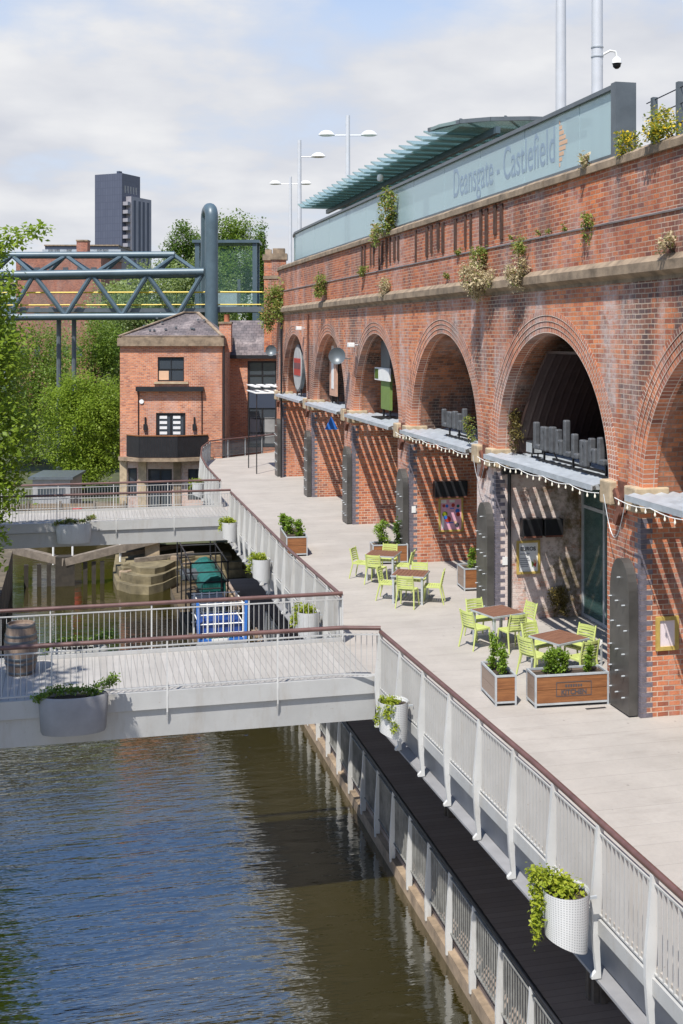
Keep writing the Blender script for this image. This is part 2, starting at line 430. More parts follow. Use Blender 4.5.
# water
def water():
    m, nt, b, _ = newmat('canal_water')
    f = noise(nt, .25, 4)
    c = mix(nt, ramp(nt, f, .35, .65), (.021, .0175, .0028), (.029, .0235, .004))
    nt.links.new(c, b.inputs['Base Color'])
    b.inputs['Roughness'].default_value = .035
    b.inputs['IOR'].default_value = 4.0
    g = N(nt, 'ShaderNodeNewGeometry'); sp = N(nt, 'ShaderNodeSeparateXYZ'); nt.links.new(g.outputs['Position'], sp.inputs[0])
    w1 = noise(nt, 1.0, 4, .55, stretch=(.55, 2.3, 1))
    w2 = noise(nt, 1.0, 2, .5, stretch=(2.0, 7.0, 1))
    w3 = noise(nt, .22, 2, .5)
    h = math_(nt, 'ADD', math_(nt, 'MULTIPLY', w1, 1.0), math_(nt, 'MULTIPLY', w2, .28))
    calm = N(nt, 'ShaderNodeMapRange'); nt.links.new(sp.outputs[1], calm.inputs[0])
    calm.inputs[1].default_value = 24; calm.inputs[2].default_value = 44; calm.inputs[3].default_value = 1.0; calm.inputs[4].default_value = .25
    calm2 = N(nt, 'ShaderNodeMapRange'); nt.links.new(sp.outputs[0], calm2.inputs[0])
    calm2.inputs[1].default_value = 3.2; calm2.inputs[2].default_value = 6.2; calm2.inputs[3].default_value = 1.0; calm2.inputs[4].default_value = .45
    amp = math_(nt, 'MULTIPLY', math_(nt, 'MULTIPLY', calm.outputs[0], calm2.outputs[0]), math_(nt, 'ADD', math_(nt, 'MULTIPLY', w3, .9), .45))
    h = math_(nt, 'MULTIPLY', h, amp)
    bump(nt, b, h, 1.0, .07)
    return m
M['water'] = water()
M['ground'] = simple('grassy_ground', (.075, .085, .035), .95, var=.45, scale=.5, bmp=.4)

# ------------------------------------------------------------------ foliage
def leaves(name, blobs, n, size, mat, parent=None, seed=0, flat=.55, fill=.55, world=True, droop=0.0):
    """many small leaf blades through the volume of a crown; blobs = (x,y,z,rx,ry,rz)"""
    rg = np.random.default_rng(seed)
    B = np.array(blobs, float)
    w = (B[:,3]*B[:,4]*B[:,5])**(2/3); w /= w.sum()
    k = rg.choice(len(B), n, p=w)
    d = rg.normal(size=(n, 3)); d /= np.linalg.norm(d, axis=1)[:,None]
    rad = fill + (1-fill)*rg.random(n)**.6
    ph = rg.random((len(B), 6))*6.28
    lump = 1 + .13*np.sin(d[:,0]*5+ph[k,0]) * np.sin(d[:,1]*5+ph[k,1]) + .12*np.sin(d[:,2]*7+ph[k,2]+d[:,0]*4) + .07*rg.normal(size=n)
    c = B[k,:3] + d*B[k,3:]*(rad*lump)[:,None]
    # leaves gather into twigs: pull each leaf part-way to a clump centre
    m = max(8, n//14)
    cl = c[rg.choice(n, m)]
    idx = rg.integers(0, m, n)
    # nearest among few random clumps
    best = np.full(n, 1e9); bi = idx.copy()
    for _ in range(10):
        j = rg.integers(0, m, n); dd = np.linalg.norm(cl[j]-c, axis=1)
        s_ = dd < best; best[s_] = dd[s_]; bi[s_] = j[s_]
    pull = np.where(best < size*9, .55, 0)[:,None]
    c = c*(1-pull) + cl[bi]*pull + rg.normal(size=(n,3))*size*.35
    a = rg.normal(size=(n,3)); a[:,2] = a[:,2]*.6 - droop
    a = a + d*.5; a /= np.linalg.norm(a, axis=1)[:,None]
    u = rg.normal(size=(n,3))*(1-flat) + np.array([0,0,1.0])*flat*2
    s1 = np.cross(a, u); s1 /= np.linalg.norm(s1, axis=1)[:,None]+1e-9
    nn = np.cross(s1, a)
    L = size*(.6+.8*rg.random(n))[:,None]
    Wd = L*.30
    p0 = c - a*L*.5; p1 = c + s1*Wd + nn*L*.06; p2 = c + a*L*.5 - nn*L*.08; p3 = c - s1*Wd + nn*L*.06
    V = np.stack([p0,p1,p2,p3], 1).reshape(-1,3)
    if parent is not None and world: V = V - np.array(parent.location)
    me = bpy.data.meshes.new(name)
    me.vertices.add(len(V)); me.vertices.foreach_set('co', V.astype(np.float32).ravel())
    me.loops.add(4*n); me.loops.foreach_set('vertex_index', np.arange(4*n, dtype=np.int32))
    me.polygons.add(n); me.polygons.foreach_set('loop_start', np.arange(0, 4*n, 4, dtype=np.int32))
    me.polygons.foreach_set('loop_total', np.full(n, 4, dtype=np.int32))
    me.update(calc_edges=True); me.validate()
    me.materials.append(mat)
    o = bpy.data.objects.new(name, me); COL.objects.link(o)
    if parent is not None: o.parent = parent
    return o

def crown_blobs(cx, cy, cz, rx, ry, rz, n, seed, sub=.45):
    r = random.Random(seed); out = [(cx, cy, cz, rx*.74, ry*.74, rz*.8), (cx, cy, cz+rz*.6, rx*.5, ry*.5, rz*.42), (cx, cy, cz-rz*.5, rx*.6, ry*.6, rz*.45)]
    for i in range(n):
        t = r.random()*6.28; e = r.uniform(-.75, 1)
        h = math.sqrt(max(0, 1-e*e))
        k = r.uniform(.6, .88); s = r.uniform(.75, 1.25)*sub
        out.append((cx+math.cos(t)*h*rx*k, cy+math.sin(t)*h*ry*k, cz+e*rz*k, rx*s, ry*s, rz*s*.85))
    return out

def tree(name, label, loc, crown, n, size, mat, seed, trunk_r=.25, blobs=10, sub=.42, group=None, extra=(), fill=.5, droop=0.0):
    t = thing(name, label, 'tree', loc, 0, group)
    cx, cy, cz, rx, ry, rz = crown
    bl = crown_blobs(cx, cy, cz, rx, ry, rz, blobs, seed, sub) + list(extra)
    leaves('crown', bl, n, size, mat, t, seed, fill=fill, droop=droop)
    mb = MB(); r = random.Random(seed)
    top = Vector((cx, cy, cz+rz*.5)); base = Vector(loc)
    mid = base.lerp(top, .45) + Vector((r.uniform(-.3,.3), r.uniform(-.3,.3), 0))
    mb.tube([base-Vector((0,0,.2)), base+Vector((0,0,.5)), mid, top], [trunk_r*1.5, trunk_r*1.1, trunk_r*.8, trunk_r*.2], 8)
    for b in bl[1:9]:
        s = base.lerp(top, r.uniform(.35, .7)); e = Vector(b[:3]).lerp(s, .1)
        mb.tube([s, s.lerp(e, .5)+Vector((0,0,.25)), e], [trunk_r*.45, trunk_r*.3, trunk_r*.1], 6)
    mb.build('trunk', M['bark'], t)
    return t

# ------------------------------------------------------------------ world, sun, camera
SUN = Vector((.36, .49, -1)).normalized()       # the way the light travels
el = math.asin(-SUN.z); az = math.atan2(-SUN.x, -SUN.y)
w = bpy.data.worlds.new('World'); scene.world = w; w.use_nodes = True
nt = w.node_tree; nt.nodes.clear()
sky = N(nt, 'ShaderNodeTexSky', sky_type='NISHITA'); sky.sun_disc = False
sky.sun_elevation = el; sky.sun_rotation = az; sky.ozone_density = 5.0; sky.air_density = 1.0; sky.dust_density = .25
tc = N(nt, 'ShaderNodeTexCoord'); sp = N(nt, 'ShaderNodeSeparateXYZ'); nt.links.new(tc.outputs['Generated'], sp.inputs[0])
zz = math_(nt, 'MAXIMUM', sp.outputs[2], 0.0)
dn = math_(nt, 'ADD', zz, .22)
cx_ = math_(nt, 'DIVIDE', sp.outputs[0], dn); cy_ = math_(nt, 'DIVIDE', sp.outputs[1], dn)
cmb = N(nt, 'ShaderNodeCombineXYZ'); nt.links.new(cx_, cmb.inputs[0]); nt.links.new(cy_, cmb.inputs[1])
cn = N(nt, 'ShaderNodeTexNoise'); cn.inputs['Scale'].default_value = 1.55; cn.inputs['Detail'].default_value = 7; cn.inputs['Roughness'].default_value = .55
nt.links.new(cmb.outputs[0], cn.inputs['Vector'])
cn2 = N(nt, 'ShaderNodeTexNoise'); cn2.inputs['Scale'].default_value = 3.1; cn2.inputs['Detail'].default_value = 6
nt.links.new(cmb.outputs[0], cn2.inputs['Vector'])
low = N(nt, 'ShaderNodeMapRange'); nt.links.new(zz, low.inputs[0])
low.inputs[1].default_value = .20; low.inputs[2].default_value = .46; low.inputs[3].default_value = .20; low.inputs[4].default_value = -.20
cov = ramp(nt, math_(nt, 'ADD', cn.outputs['Fac'], low.outputs[0]), .50, .66)
ccol = mix(nt, ramp(nt, cn2.outputs['Fac'], .35, .68), (3.2, 3.3, 3.6), (4.25, 4.25, 4.3))
veil = N(nt, 'ShaderNodeMapRange'); nt.links.new(zz, veil.inputs[0])
veil.inputs[1].default_value = .24; veil.inputs[2].default_value = .38; veil.inputs[3].default_value = .82; veil.inputs[4].default_value = .0
base = mix(nt, veil.outputs[0], sky.outputs[0], (3.2, 3.6, 4.3))
col = mix(nt, math_(nt, 'MULTIPLY', cov, .95), base, ccol)
bg = N(nt, 'ShaderNodeBackground'); bg.inputs['Strength'].default_value = .15
nt.links.new(col, bg.inputs[0]); wo = N(nt, 'ShaderNodeOutputWorld'); nt.links.new(bg.outputs[0], wo.inputs[0])

sl = bpy.data.lights.new('sun', 'SUN'); sl.energy = 4.7; sl.angle = R(.53); sl.color = (1, .955, .88)
so = bpy.data.objects.new('sun', sl); COL.objects.link(so); so.rotation_euler = SUN.to_track_quat('-Z', 'Y').to_euler(); so.location = (-20, -20, 60)

cam = bpy.data.cameras.new('camera'); co = bpy.data.objects.new('camera', cam); COL.objects.link(co)
co.location = (0, 0, 7); co.rotation_euler = (R(90), 0, -YAW)
cam.lens = 1150*36/1024; cam.sensor_width = 36; cam.sensor_fit = 'AUTO'; cam.shift_y = (335-512)/1024
cam.clip_end = 5000; cam.clip_start = .1
scene.camera = co
scene.view_settings.view_transform = 'Standard'; scene.view_settings.look = 'None'
scene.view_settings.exposure = .45; scene.view_settings.gamma = 1

#SETTING
# ------------------------------------------------------------------ setting
def structure(mb, name, mat):
    o = mb.build(name, mat); o['kind'] = 'structure'; return o
g = MB()
# one sheet to the horizon with the canal cut out of it
def gq(x0, x1, y0, y1): g.face([(x0,y0,GROUND),(x1,y0,GROUND),(x1,y1,GROUND),(x0,y1,GROUND)])
gq(-1500, -2.75, -600, 57); gq(9.9, 1500, -600, 57); gq(-1500, -5, 57, 72); gq(2.5, 1500, 57, 72); gq(-1500, 1500, 72, 2500)
structure(g, 'ground', M['ground'])
structure(MB().face([(-5.2,-40,WATER),(10,-40,WATER),(10,72.2,WATER),(-5.2,72.2,WATER)]), 'canal_water', M['water'])
structure(MB().box(-3.6, -2.7, -40, 56.9, WATER-.4, GROUND+.06), 'quay', M['stone_dark'])
structure(MB().box(-5.3, 2.7, 71.9, 72.4, WATER-.4, GROUND+.03), 'lock_bank', M['stone_dark'])
# towpath at water level under the promenade
structure(MB().box(6.98, 7.13, -20, 54.5, WATER-.5, TOW-.10), 'towpath_kerb', M['stone'])
structure(MB().box(7.13, 9.9, -20, 54.5, WATER-.5, TOW), 'towpath', M['towpath'])
structure(MB().box(9.7, 9.9, -20, 57, TOW, -.33), 'retaining_wall', M['stone_dark'])
# promenade
EDGE = [(6.38,-4),(6.38,2),(6.27,14.7),(6.05,22.4),(6.0,25.4),(5.87,31.5),(5.88,43.3),(5.9,46.4),(5.97,52),(6.22,56.6),(6.75,61),(7.6,64.5),(12.2,68.2)]
pr = MB()
for (xa, ya), (xb, yb) in zip(EDGE[:-1], EDGE[1:]):
    pr.face([(xa,ya,0),(13.5,ya,0),(13.5,yb,0),(xb,yb,0)])
    pr.face([(xa,ya,-.3),(13.5,ya,-.3),(13.5,yb,-.3),(xb,yb,-.3)])
    pr.face([(xa,ya,-.3),(xb,yb,-.3),(xb,yb,0),(xa,ya,0)])
structure(pr, 'promenade', M['prom'])
def edge_strip(pts, x0, x1, z0, z1):
    mb = MB()
    P = [Vector((x, y)) for x, y in pts]; nr = []
    for i in range(len(P)):
        d = (P[min(i+1, len(P)-1)]-P[max(i-1, 0)]).normalized(); nr.append(Vector((-d.y, d.x)))
    for i in range(len(P)-1):
        a0, a1 = P[i]+nr[i]*x0, P[i]+nr[i]*x1; b0, b1 = P[i+1]+nr[i+1]*x0, P[i+1]+nr[i+1]*x1
        q = lambda v, z: (v.x, v.y, z)
        mb.face([q(a1,z0),q(b1,z0),q(b1,z1),q(a1,z1)]); mb.face([q(a0,z0),q(b0,z0),q(b0,z1),q(a0,z1)])
        mb.face([q(a0,z1),q(b0,z1),q(b1,z1),q(a1,z1)]); mb.face([q(a0,z0),q(b0,z0),q(b1,z0),q(a1,z0)])
    return mb
structure(edge_strip(EDGE, .004, .05, -.29, -.10), 'promenade_kerb', M['paint'])
structure(edge_strip(EDGE, -.40, -.16, -.84, -.36), 'promenade_beam', M['paint_mid'])
structure(edge_strip(EDGE, -.16, .05, -.88, -.845), 'promenade_beam', M['paint_mid'])

#RAILINGS
# ------------------------------------------------------------------ railings
def arclen(pts):
    L = [0]
    for a, b in zip(pts[:-1], pts[1:]): L.append(L[-1]+math.dist(a, b))
    return L
def along(pts, L, s):
    s = max(0, min(s, L[-1]))
    for i in range(len(L)-1):
        if s <= L[i+1]+1e-9:
            t = (s-L[i])/(L[i+1]-L[i]); a, b = pts[i], pts[i+1]
            return Vector((a[0]+(b[0]-a[0])*t, a[1]+(b[1]-a[1])*t)), Vector((b[0]-a[0], b[1]-a[1])).normalized()
def railing(label, pts, z0, spacing, side, style, hgt=1.08, mats=None, group=None, bars=None):
    """side=+1: outer face lies to the left of the travelling direction"""
    mp, mpost, mrail = mats or (M['paint'], M['paint_post'], M['rail_wood'])
    L = arclen(pts); T = L[-1]
    mid, _ = along(pts, L, T/2)
    t = thing('railing', label, 'railing', (mid.x, mid.y, z0), 0, group)
    n = max(1, round(T/spacing)); st = T/n
    # handrail and the thin flat under it
    zlo = -.06 if style == 'fin' else .13
    m = max(2, int(T/.8)); line = [along(pts, L, T*i/m)[0] for i in range(m+1)]
    hr = MB(); sub = MB()
    for i in range(m):
        a, b = line[i], line[i+1]
        sub.bar((a.x,a.y,z0+hgt-.15),(b.x,b.y,z0+hgt-.15),.045,.022)
        sub.bar((a.x,a.y,z0+zlo),(b.x,b.y,z0+zlo),.045,.022)
    hr.tube([(p.x,p.y,z0+hgt-.02) for p in line], .044, 10)
    hr.build('handrail', mrail, t); sub.build('guide_rail', mp, t)
    for i in range(n+1):
        p, d = along(pts, L, i*st); o = Vector((-d.y, d.x))*side
        a = math.atan2(o.y, o.x)
        pm = MB()
        if style == 'fin':
            prof = [(-.035,hgt-.05),(.045,hgt-.05),(.085,.55),(.125,.12),(.125,-.1),(.10,-.45),(.065,-.74),(.125,-.80),(.125,-.83),(.0,-.83),(.02,-.45),(-.0,-.1),(-.01,.12),(-.03,.55)]
            th = .055
        elif style == 'lower':
            prof = [(-.03,hgt-.05),(.04,hgt-.05),(.09,.5),(.11,.1),(.10,-.28),(-.02,-.28),(-.02,.5)]; th = .055
        elif style == 'plain':
            prof = [(-.02,hgt-.05),(.03,hgt-.05),(.03,0),(-.02,0)]; th = .05
        else:
            prof = [(-.02,hgt-.05),(.025,hgt-.05),(.035,.15),(.05,-.05),(.05,-.35),(.0,-.52),(.015,-.2),(-.02,.0)]; th = .03
        ca, sa = math.cos(a), math.sin(a)
        q = lambda u, z, s_: (p.x+ca*u-sa*s_, p.y+sa*u+ca*s_, z0+z)
        k = len(prof)
        for j in range(k):
            u0, u1 = prof[j], prof[(j+1) % k]
            pm.face([q(*u0,-th/2), q(*u1,-th/2), q(*u1,th/2), q(*u0,th/2)])
        # split the concave outline into quads for clean caps
        half = k//2
        for s_ in (-th/2, th/2):
            if style in ('fin',):
                pairs = [(0,1,2,13),(13,2,3,12),(12,3,4,11),(11,4,5,10),(10,5,6,9),(9,6,7,8)]
                for pq in pairs: pm.face([q(*prof[x], s_) for x in pq])
            else: pm.face([q(*x, s_) for x in prof])
        pm.build('post', mpost, t)
    nb = bars or max(4, round(st/.112))
    for i in range(n):
        b = MB()
        for j in range(1, nb):
            p, d = along(pts, L, (i+j/nb)*st); o = Vector((-d.y, d.x))
            w_ = {'fin': .025, 'lower': .012}.get(style, .008)
            # flat bar, broad side across the railing
            c = [(p.x+d.x*sx*.006+o.x*sy*w_, p.y+d.y*sx*.006+o.y*sy*w_) for sx, sy in ((-1,-1),(1,-1),(1,1),(-1,1))]
            za, zb = z0+zlo+.01, z0+hgt-.15
            for u in range(4):
                x = (u+1) % 4
                b.face([(*c[u],za),(*c[x],za),(*c[x],zb),(*c[u],zb)])
        b.build('infill_panel', mp, t)
    return t
railing('promenade railing running from the front up to the near footbridge', [(6.38,1.0),(6.27,14.7),(6.03,22.2)], 0, 1.3, 1, 'fin', group=None)
railing('promenade railing between the two white footbridges', [(6.0,25.5),(5.87,31.5),(5.88,43.2)], 0, 1.3, 1, 'fin')
railing('curving promenade railing beyond the far footbridge beside the brick house', [(5.9,46.5),(5.97,52),(6.22,56.6),(6.75,61),(7.6,64.5)], 0, 1.3, 1, 'fin')
railing('front railing of the near footbridge with oval planter', [(-9,22.4),(5.7,22.4),(5.95,22.36),(6.03,22.2)], 0.08, 2.15, -1, 'bridge')
railing('rear railing of the near footbridge behind the barrel', [(-9,25.4),(6.0,25.4)], 0.08, 2.15, 1, 'bridge')
railing('front railing of the far footbridge with pale planter', [(-9,43.3),(5.88,43.3)], 0.08, 2.15, -1, 'bridge')
railing('rear railing of the far footbridge next to the brick house', [(-9,46.4),(5.9,46.4)], 0.08, 2.15, 1, 'bridge')
railing('dark grey mesh railing closing the far end of the promenade', [(7.6,64.5),(12.1,68.1)], 0, 1.6, 1, 'plain', mats=(M['dark_steel'], M['galv_frame'], M['rail_wood']), bars=22)
railing('weathered lower railing along the towpath at water level', [(7.05,5.0),(7.05,42)], TOW+.10, 1.3, 1, 'lower', mats=(M['paint_shaded'], M['paint_post'], M['black']), hgt=1.33)

# support columns under the promenade
for i, y in enumerate((18.6, 26.5, 34.5, 42.0)):
    t = thing('support_column', ['timber faced column under the promenade nearest the front', 'second timber column under the promenade, by the near footbridge', 'third timber column under the promenade beside the towpath', 'farthest timber column under the promenade beside the moored boat'][i], 'column', (9.0, y, TOW), 0, 'columns under the promenade')
    mb = MB()
    for k in range(8):
        a = k*math.pi/4
        mb.box(9.0+.16*math.cos(a)-.05, 9.0+.16*math.cos(a)+.05, y+.16*math.sin(a)-.05, y+.16*math.sin(a)+.05, TOW, -.5)
    mb.build('shaft', M['wood_grey'], t)
    MB().box(8.75, 9.25, y-.25, y+.25, -.5, -.32).build('head_plate', M['dark_steel'], t)

# footbridges
def footbridge(label, y0, y1):
    t = thing('footbridge', label, 'bridge', (-1.5, (y0+y1)/2, -.8))
    MB().box(-9, 6.0, y0+.04, y1-.04, -.05, .06).build('deck', M['deck'], t)
    for s, y in ((-1, y0), (1, y1)):
        f = MB()
        a, b = (y-.04, y+.03) if s < 0 else (y-.03, y+.04)
        f.box(-9, 5.98, a, b, -.20, .14)
        f.build('edge_plate', M['paint'], t)
        f = MB(); yi = y-s*.02
        f.face([(-9,yi,-.22),(5.98,yi,-.22),(5.98,yi-s*.05,-.76),(-9,yi-s*.05,-.76)])
        f.face([(-9,yi-s*.2,-.22),(5.98,yi-s*.2,-.22),(5.98,yi-s*.2,-.76),(-9,yi-s*.2,-.76)])
        f.face([(-9,yi-s*.05,-.76),(5.98,yi-s*.05,-.76),(5.98,yi-s*.2,-.76),(-9,yi-s*.2,-.76)])
        f.build('girder', M['paint'], t)
    c = MB()
    for k in range(9):
        x = -8.5+k*1.75; c.box(x-.06, x+.06, y0+.3, y1-.3, -.55, -.06)
    c.build('cross_beams', M['paint_lo'], t)
    return t
footbridge('near pale grey steel footbridge with boarded deck over the canal', 22.4, 25.4)
footbridge('far pale grey steel footbridge in front of the brick house', 43.3, 46.4)

#VIADUCT
# ------------------------------------------------------------------ viaduct
V = thing('viaduct', 'long red brick railway viaduct with tall arches beside the promenade', 'viaduct', (XW, 37, 0))
YK = [P0+BAY*k for k in range(-1, 6)]           # camera-side corner of each pier
ARCH = [(YK[i]+PIER, YK[i+1]) for i in range(6)]  # opening of each arch, near end .. far end
DEEP = 9.0
def lab(o, s): o['label'] = s; return o
for i, y in enumerate(YK):
    mb = MB(); mb.box(XW, XW+DEEP, y, y+PIER, -.3 if i else -.3, SPR, mi=0)
    pm = 'brick_wash' if i == 2 else 'brick_lo'
    o = mb.build('pier', [M[pm]], V)
    if i == 2: lab(o, 'pier with peeling whitewash and moss on its side')
    q = MB()
    for r_ in range(42):
        z = .004+r_*.0935
        if z+.085 > SPR-.32: break
        lx, ly = (.235, .115) if r_ % 2 == 0 else (.115, .235)
        q.box(XW-.005, XW+lx, y-.005, y+ly, z, z+.083)
    q.build('quoins', M['quoin'], V)
    # springer stones at both edges of the pier and the rusty bracket between them
    for (a, b) in ((y-.06, y+.40), (y+PIER-.40, y+PIER+.06)):
        bevel(MB().box(XW-.14, XW+.55, a, b, SPR-.30, SPR+.16).build('springer_stone', M['stone_warm'], V), .03)
    ib = MB(); ym = y+PIER/2
    ib.bar((XW-.03, ym-.22, SPR+.12), (XW-.06, ym+.16, SPR-.62), .14, .12, up=(1,0,0))
    ib.bar((XW-.05, ym+.20, SPR+.02), (XW-.05, ym-.12, SPR-.40), .11, .12, up=(1,0,0))
    ib.box(XW-.05, XW+.02, ym-.14, ym+.14, SPR-.05, SPR+.2)
    ib.build('iron_bracket', M['iron_rust'], V)
NA = 40
wall = MB()
TOPZ = 8.05
RO = RAD+.5
for y0, y1 in ARCH:
    c = (y0+y1)/2
    # four stepped orders of bricks
    for k in range(4):
        r0, r1 = RAD+.125*k, RAD+.125*(k+1)-.012
        xo = XW-.004+.012*(3-k)
        rg = MB()
        for i in range(NA*2):
            a, b = math.pi*i/(NA*2), math.pi*(i+1)/(NA*2)
            P_ = lambda r, t, x: (x, c-r*math.cos(t), SPR+r*math.sin(t))
            rg.face([P_(r0,a,xo),P_(r0,b,xo),P_(r1,b,xo),P_(r1,a,xo)], uv=[(-.009,a*r1),(-.009,b*r1),(.108,b*r1),(.108,a*r1)])
            rg.face([P_(r0,a,xo),P_(r0,b,xo),P_(r0,b,xo+.3),P_(r0,a,xo+.3)], uv=[(.012,a*r1),(.012,b*r1),(.31,b*r1),(.31,a*r1)])
            rg.face([P_(r1,a,xo),P_(r1,b,xo),P_(r1,b,xo+.15),P_(r1,a,xo+.15)], uv=[(.012,a*r1),(.012,b*r1),(.16,b*r1),(.16,a*r1)])
        rg.build('arch_ring', M['brick_ring'], V)
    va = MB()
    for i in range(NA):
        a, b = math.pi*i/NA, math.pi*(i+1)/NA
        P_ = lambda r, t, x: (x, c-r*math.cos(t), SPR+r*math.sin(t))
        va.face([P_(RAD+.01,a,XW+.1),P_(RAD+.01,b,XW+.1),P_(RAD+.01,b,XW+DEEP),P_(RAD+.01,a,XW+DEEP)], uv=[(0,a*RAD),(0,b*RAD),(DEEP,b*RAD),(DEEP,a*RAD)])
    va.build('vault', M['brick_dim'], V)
    # spandrel above this arch
    ya, yb = y0-PIER/2, y1+PIER/2
    xs = [c-RO*math.cos(math.pi*i/NA) for i in range(NA+1)]; zs = [SPR+RO*math.sin(math.pi*i/NA) for i in range(NA+1)]
    for i in range(NA):
        wall.face([(XW,xs[i],zs[i]-.02),(XW,xs[i+1],zs[i+1]-.02),(XW,xs[i+1],TOPZ),(XW,xs[i],TOPZ)])
    wall.face([(XW,ya,SPR),(XW,xs[0],SPR),(XW,xs[0],TOPZ),(XW,ya,TOPZ)])
    wall.face([(XW,xs[-1],SPR),(XW,yb,SPR),(XW,yb,TOPZ),(XW,xs[-1],TOPZ)])
# beyond the last pier the viaduct bends away to the right
YE = YK[-1]+PIER/2
CURVE = [(XW, YE)] + [(XW+10*(1-math.cos(R(t))), YE+10*math.sin(R(t))) for t in (8, 16, 26, 38, 52, 66)]
LINE = [(XW, -6), (XW, YK[0])] + [(XW, YK[0]+BAY*k) for k in range(1, 7)] + CURVE
wall.face([(XW,-6,-.3),(XW,YK[0]-.001,-.3),(XW,YK[0]-.001,TOPZ),(XW,-6,TOPZ)])
wall.face([(XW,YK[0],SPR),(XW,YK[0]+PIER/2,SPR),(XW,YK[0]+PIER/2,TOPZ),(XW,YK[0],TOPZ)])
acc = YE
for (xa, ya), (xb, yb) in zip(CURVE[:-1], CURVE[1:]):
    l = math.dist((xa,ya),(xb,yb))
    wall.face([(xa,ya,-.3),(xb,yb,-.3),(xb,yb,TOPZ),(xa,ya,TOPZ)], uv=[(acc,-.3),(acc+l,-.3),(acc+l,TOPZ),(acc,TOPZ)]); acc += l
wall.build('wall', M['brick'], V)
def sweep(line, prof, closed=True):
    """prof = (offset towards the canal, z) swept along the wall line"""
    mb = MB(); P = [Vector(p) for p in line]; nr = []
    for i in range(len(P)):
        d = (P[min(i+1,len(P)-1)]-P[max(i-1,0)]).normalized(); nr.append(Vector((-d.y, d.x)))
    acc = 0; k = len(prof)
    for i in range(len(P)-1):
        l = (P[i+1]-P[i]).length
        for j in range(k if closed else k-1):
            (o0, z0), (o1, z1) = prof[j], prof[(j+1) % k]
            a, b = P[i]+nr[i]*o0, P[i+1]+nr[i+1]*o0; c_, d_ = P[i+1]+nr[i+1]*o1, P[i]+nr[i]*o1
            v0, v1 = (z0, z1) if abs(z1-z0) > 1e-4 else (o0, o1)
            mb.face([(a.x,a.y,z0),(b.x,b.y,z0),(c_.x,c_.y,z1),(d_.x,d_.y,z1)], uv=[(acc,v0),(acc+l,v0),(acc+l,v1),(acc,v1)])
        acc += l
    return mb
sweep(LINE, [(-.6,7.98),(.02,7.98),(.02,8.05),(.17,8.13),(.17,8.30),(.03,8.42),(-.6,8.42)]).build('string_course', M['stone'], V)
sweep(LINE, [(-.6,8.40),(0.0,8.40),(0.0,9.14),(-.6,9.14)]).build('parapet_base', M['brick_par'], V)
sweep(LINE, [(-.6,9.14),(.025,9.14),(.025,9.17),(-.10,9.21),(-.6,9.21)]).build('drip_course', M['drip'], V)
sweep(LINE, [(-.6,9.2),(-.10,9.2),(-.10,10.26),(-.6,10.26)]).build('parapet', M['brick_par'], V)
# coping stones with joints
cp = MB()
Lc = arclen(LINE); s_ = 0
while s_ < Lc[-1]-.05:
    e_ = min(s_+1.1, Lc[-1]); a, da = along(LINE, Lc, s_+.006); b, db = along(LINE, Lc, e_-.006)
    na, nb_ = Vector((-da.y, da.x)), Vector((-db.y, db.x))
    j = random.uniform(-.008, .008)
    pr_ = [(-.58,10.26),(-.02+j,10.26),(-.02+j,10.40+j),(-.12,10.47+j),(-.58,10.47+j)]
    for q in range(5):
        (o0,z0),(o1,z1) = pr_[q], pr_[(q+1) % 5]
        A, B, C_, D_ = a+na*o0, b+nb_*o0, b+nb_*o1, a+na*o1
        cp.face([(A.x,A.y,z0),(B.x,B.y,z0),(C_.x,C_.y,z1),(D_.x,D_.y,z1)])
    cp.face([((a+na*o).x,(a+na*o).y,z) for o, z in pr_]); cp.face([((b+nb_*o).x,(b+nb_*o).y,z) for o, z in pr_])
    s_ = e_
cp.build('coping', M['stone'], V)
# track bed behind the parapet
bedm = MB(); bl = [p for p in LINE]
for (xa, ya), (xb, yb) in zip(bl[:-1], bl[1:]):
    bedm.face([(xa+.3,ya,9.3),(xa+12,ya,9.3),(xb+12,yb,9.3),(xb+.3,yb,9.3)])
bedm.build('track_bed', M['stone_dark'], V)
# thin rust-brown strips on the upper parapet
r = random.Random(3)
y = 26.3
while y < 40.5:
    for dy in (0, .42):
        if r.random() < .9:
            h = r.uniform(.72, .98); z1 = 10.22-r.uniform(0, .06)
            st_ = MB().box(XW+.06, XW+.115, y+dy, y+dy+r.uniform(.10,.20), z1-h, z1)
            st_.build('brown_strip', M['brown_strip'], V)
    y += r.uniform(.95, 1.25)
# steel doors folded back against the piers
door = None
for i, y in enumerate(YK):
    d0, d1 = y+.07, y+.84
    h = 2.85; rr = (d1-d0)/2; cyy = (d0+d1)/2
    out = [(d0,0.03),(d1,0.03),(d1,h-.75)] + [(cyy+rr*math.cos(t), h-.75+.75*math.sin(t)**.85) for t in [math.pi*k/14 for k in range(1,14)]] + [(d0,h-.75)]
    mb = MB(); n = len(out); xa, xb = XW-.20, XW-.02
    for k in range(n):
        p, q = out[k], out[(k+1) % n]
        mb.face([(xa,*p),(xa,*q),(xb,*q),(xb,*p)])
    mb.face([(xa,*p) for p in out]); mb.face([(xb,*p) for p in out])
    o = mb.build('door_leaf', M['door_metal'], V)
    for z in (.35, .75, 1.15, 1.6, 2.05, 2.5):
        for t in (.16, .5, .84):
            if z > 2.3 and t != .5: continue
            yy = d0+(d1-d0)*t + (.05 if int(z*20) % 2 else -.03)
            MB().tube([(xa, yy, z+.1*(t-.5)), (xa-.06, yy, z+.1*(t-.5))], .015, 6).build('door_peg', M['galv_frame'], o)
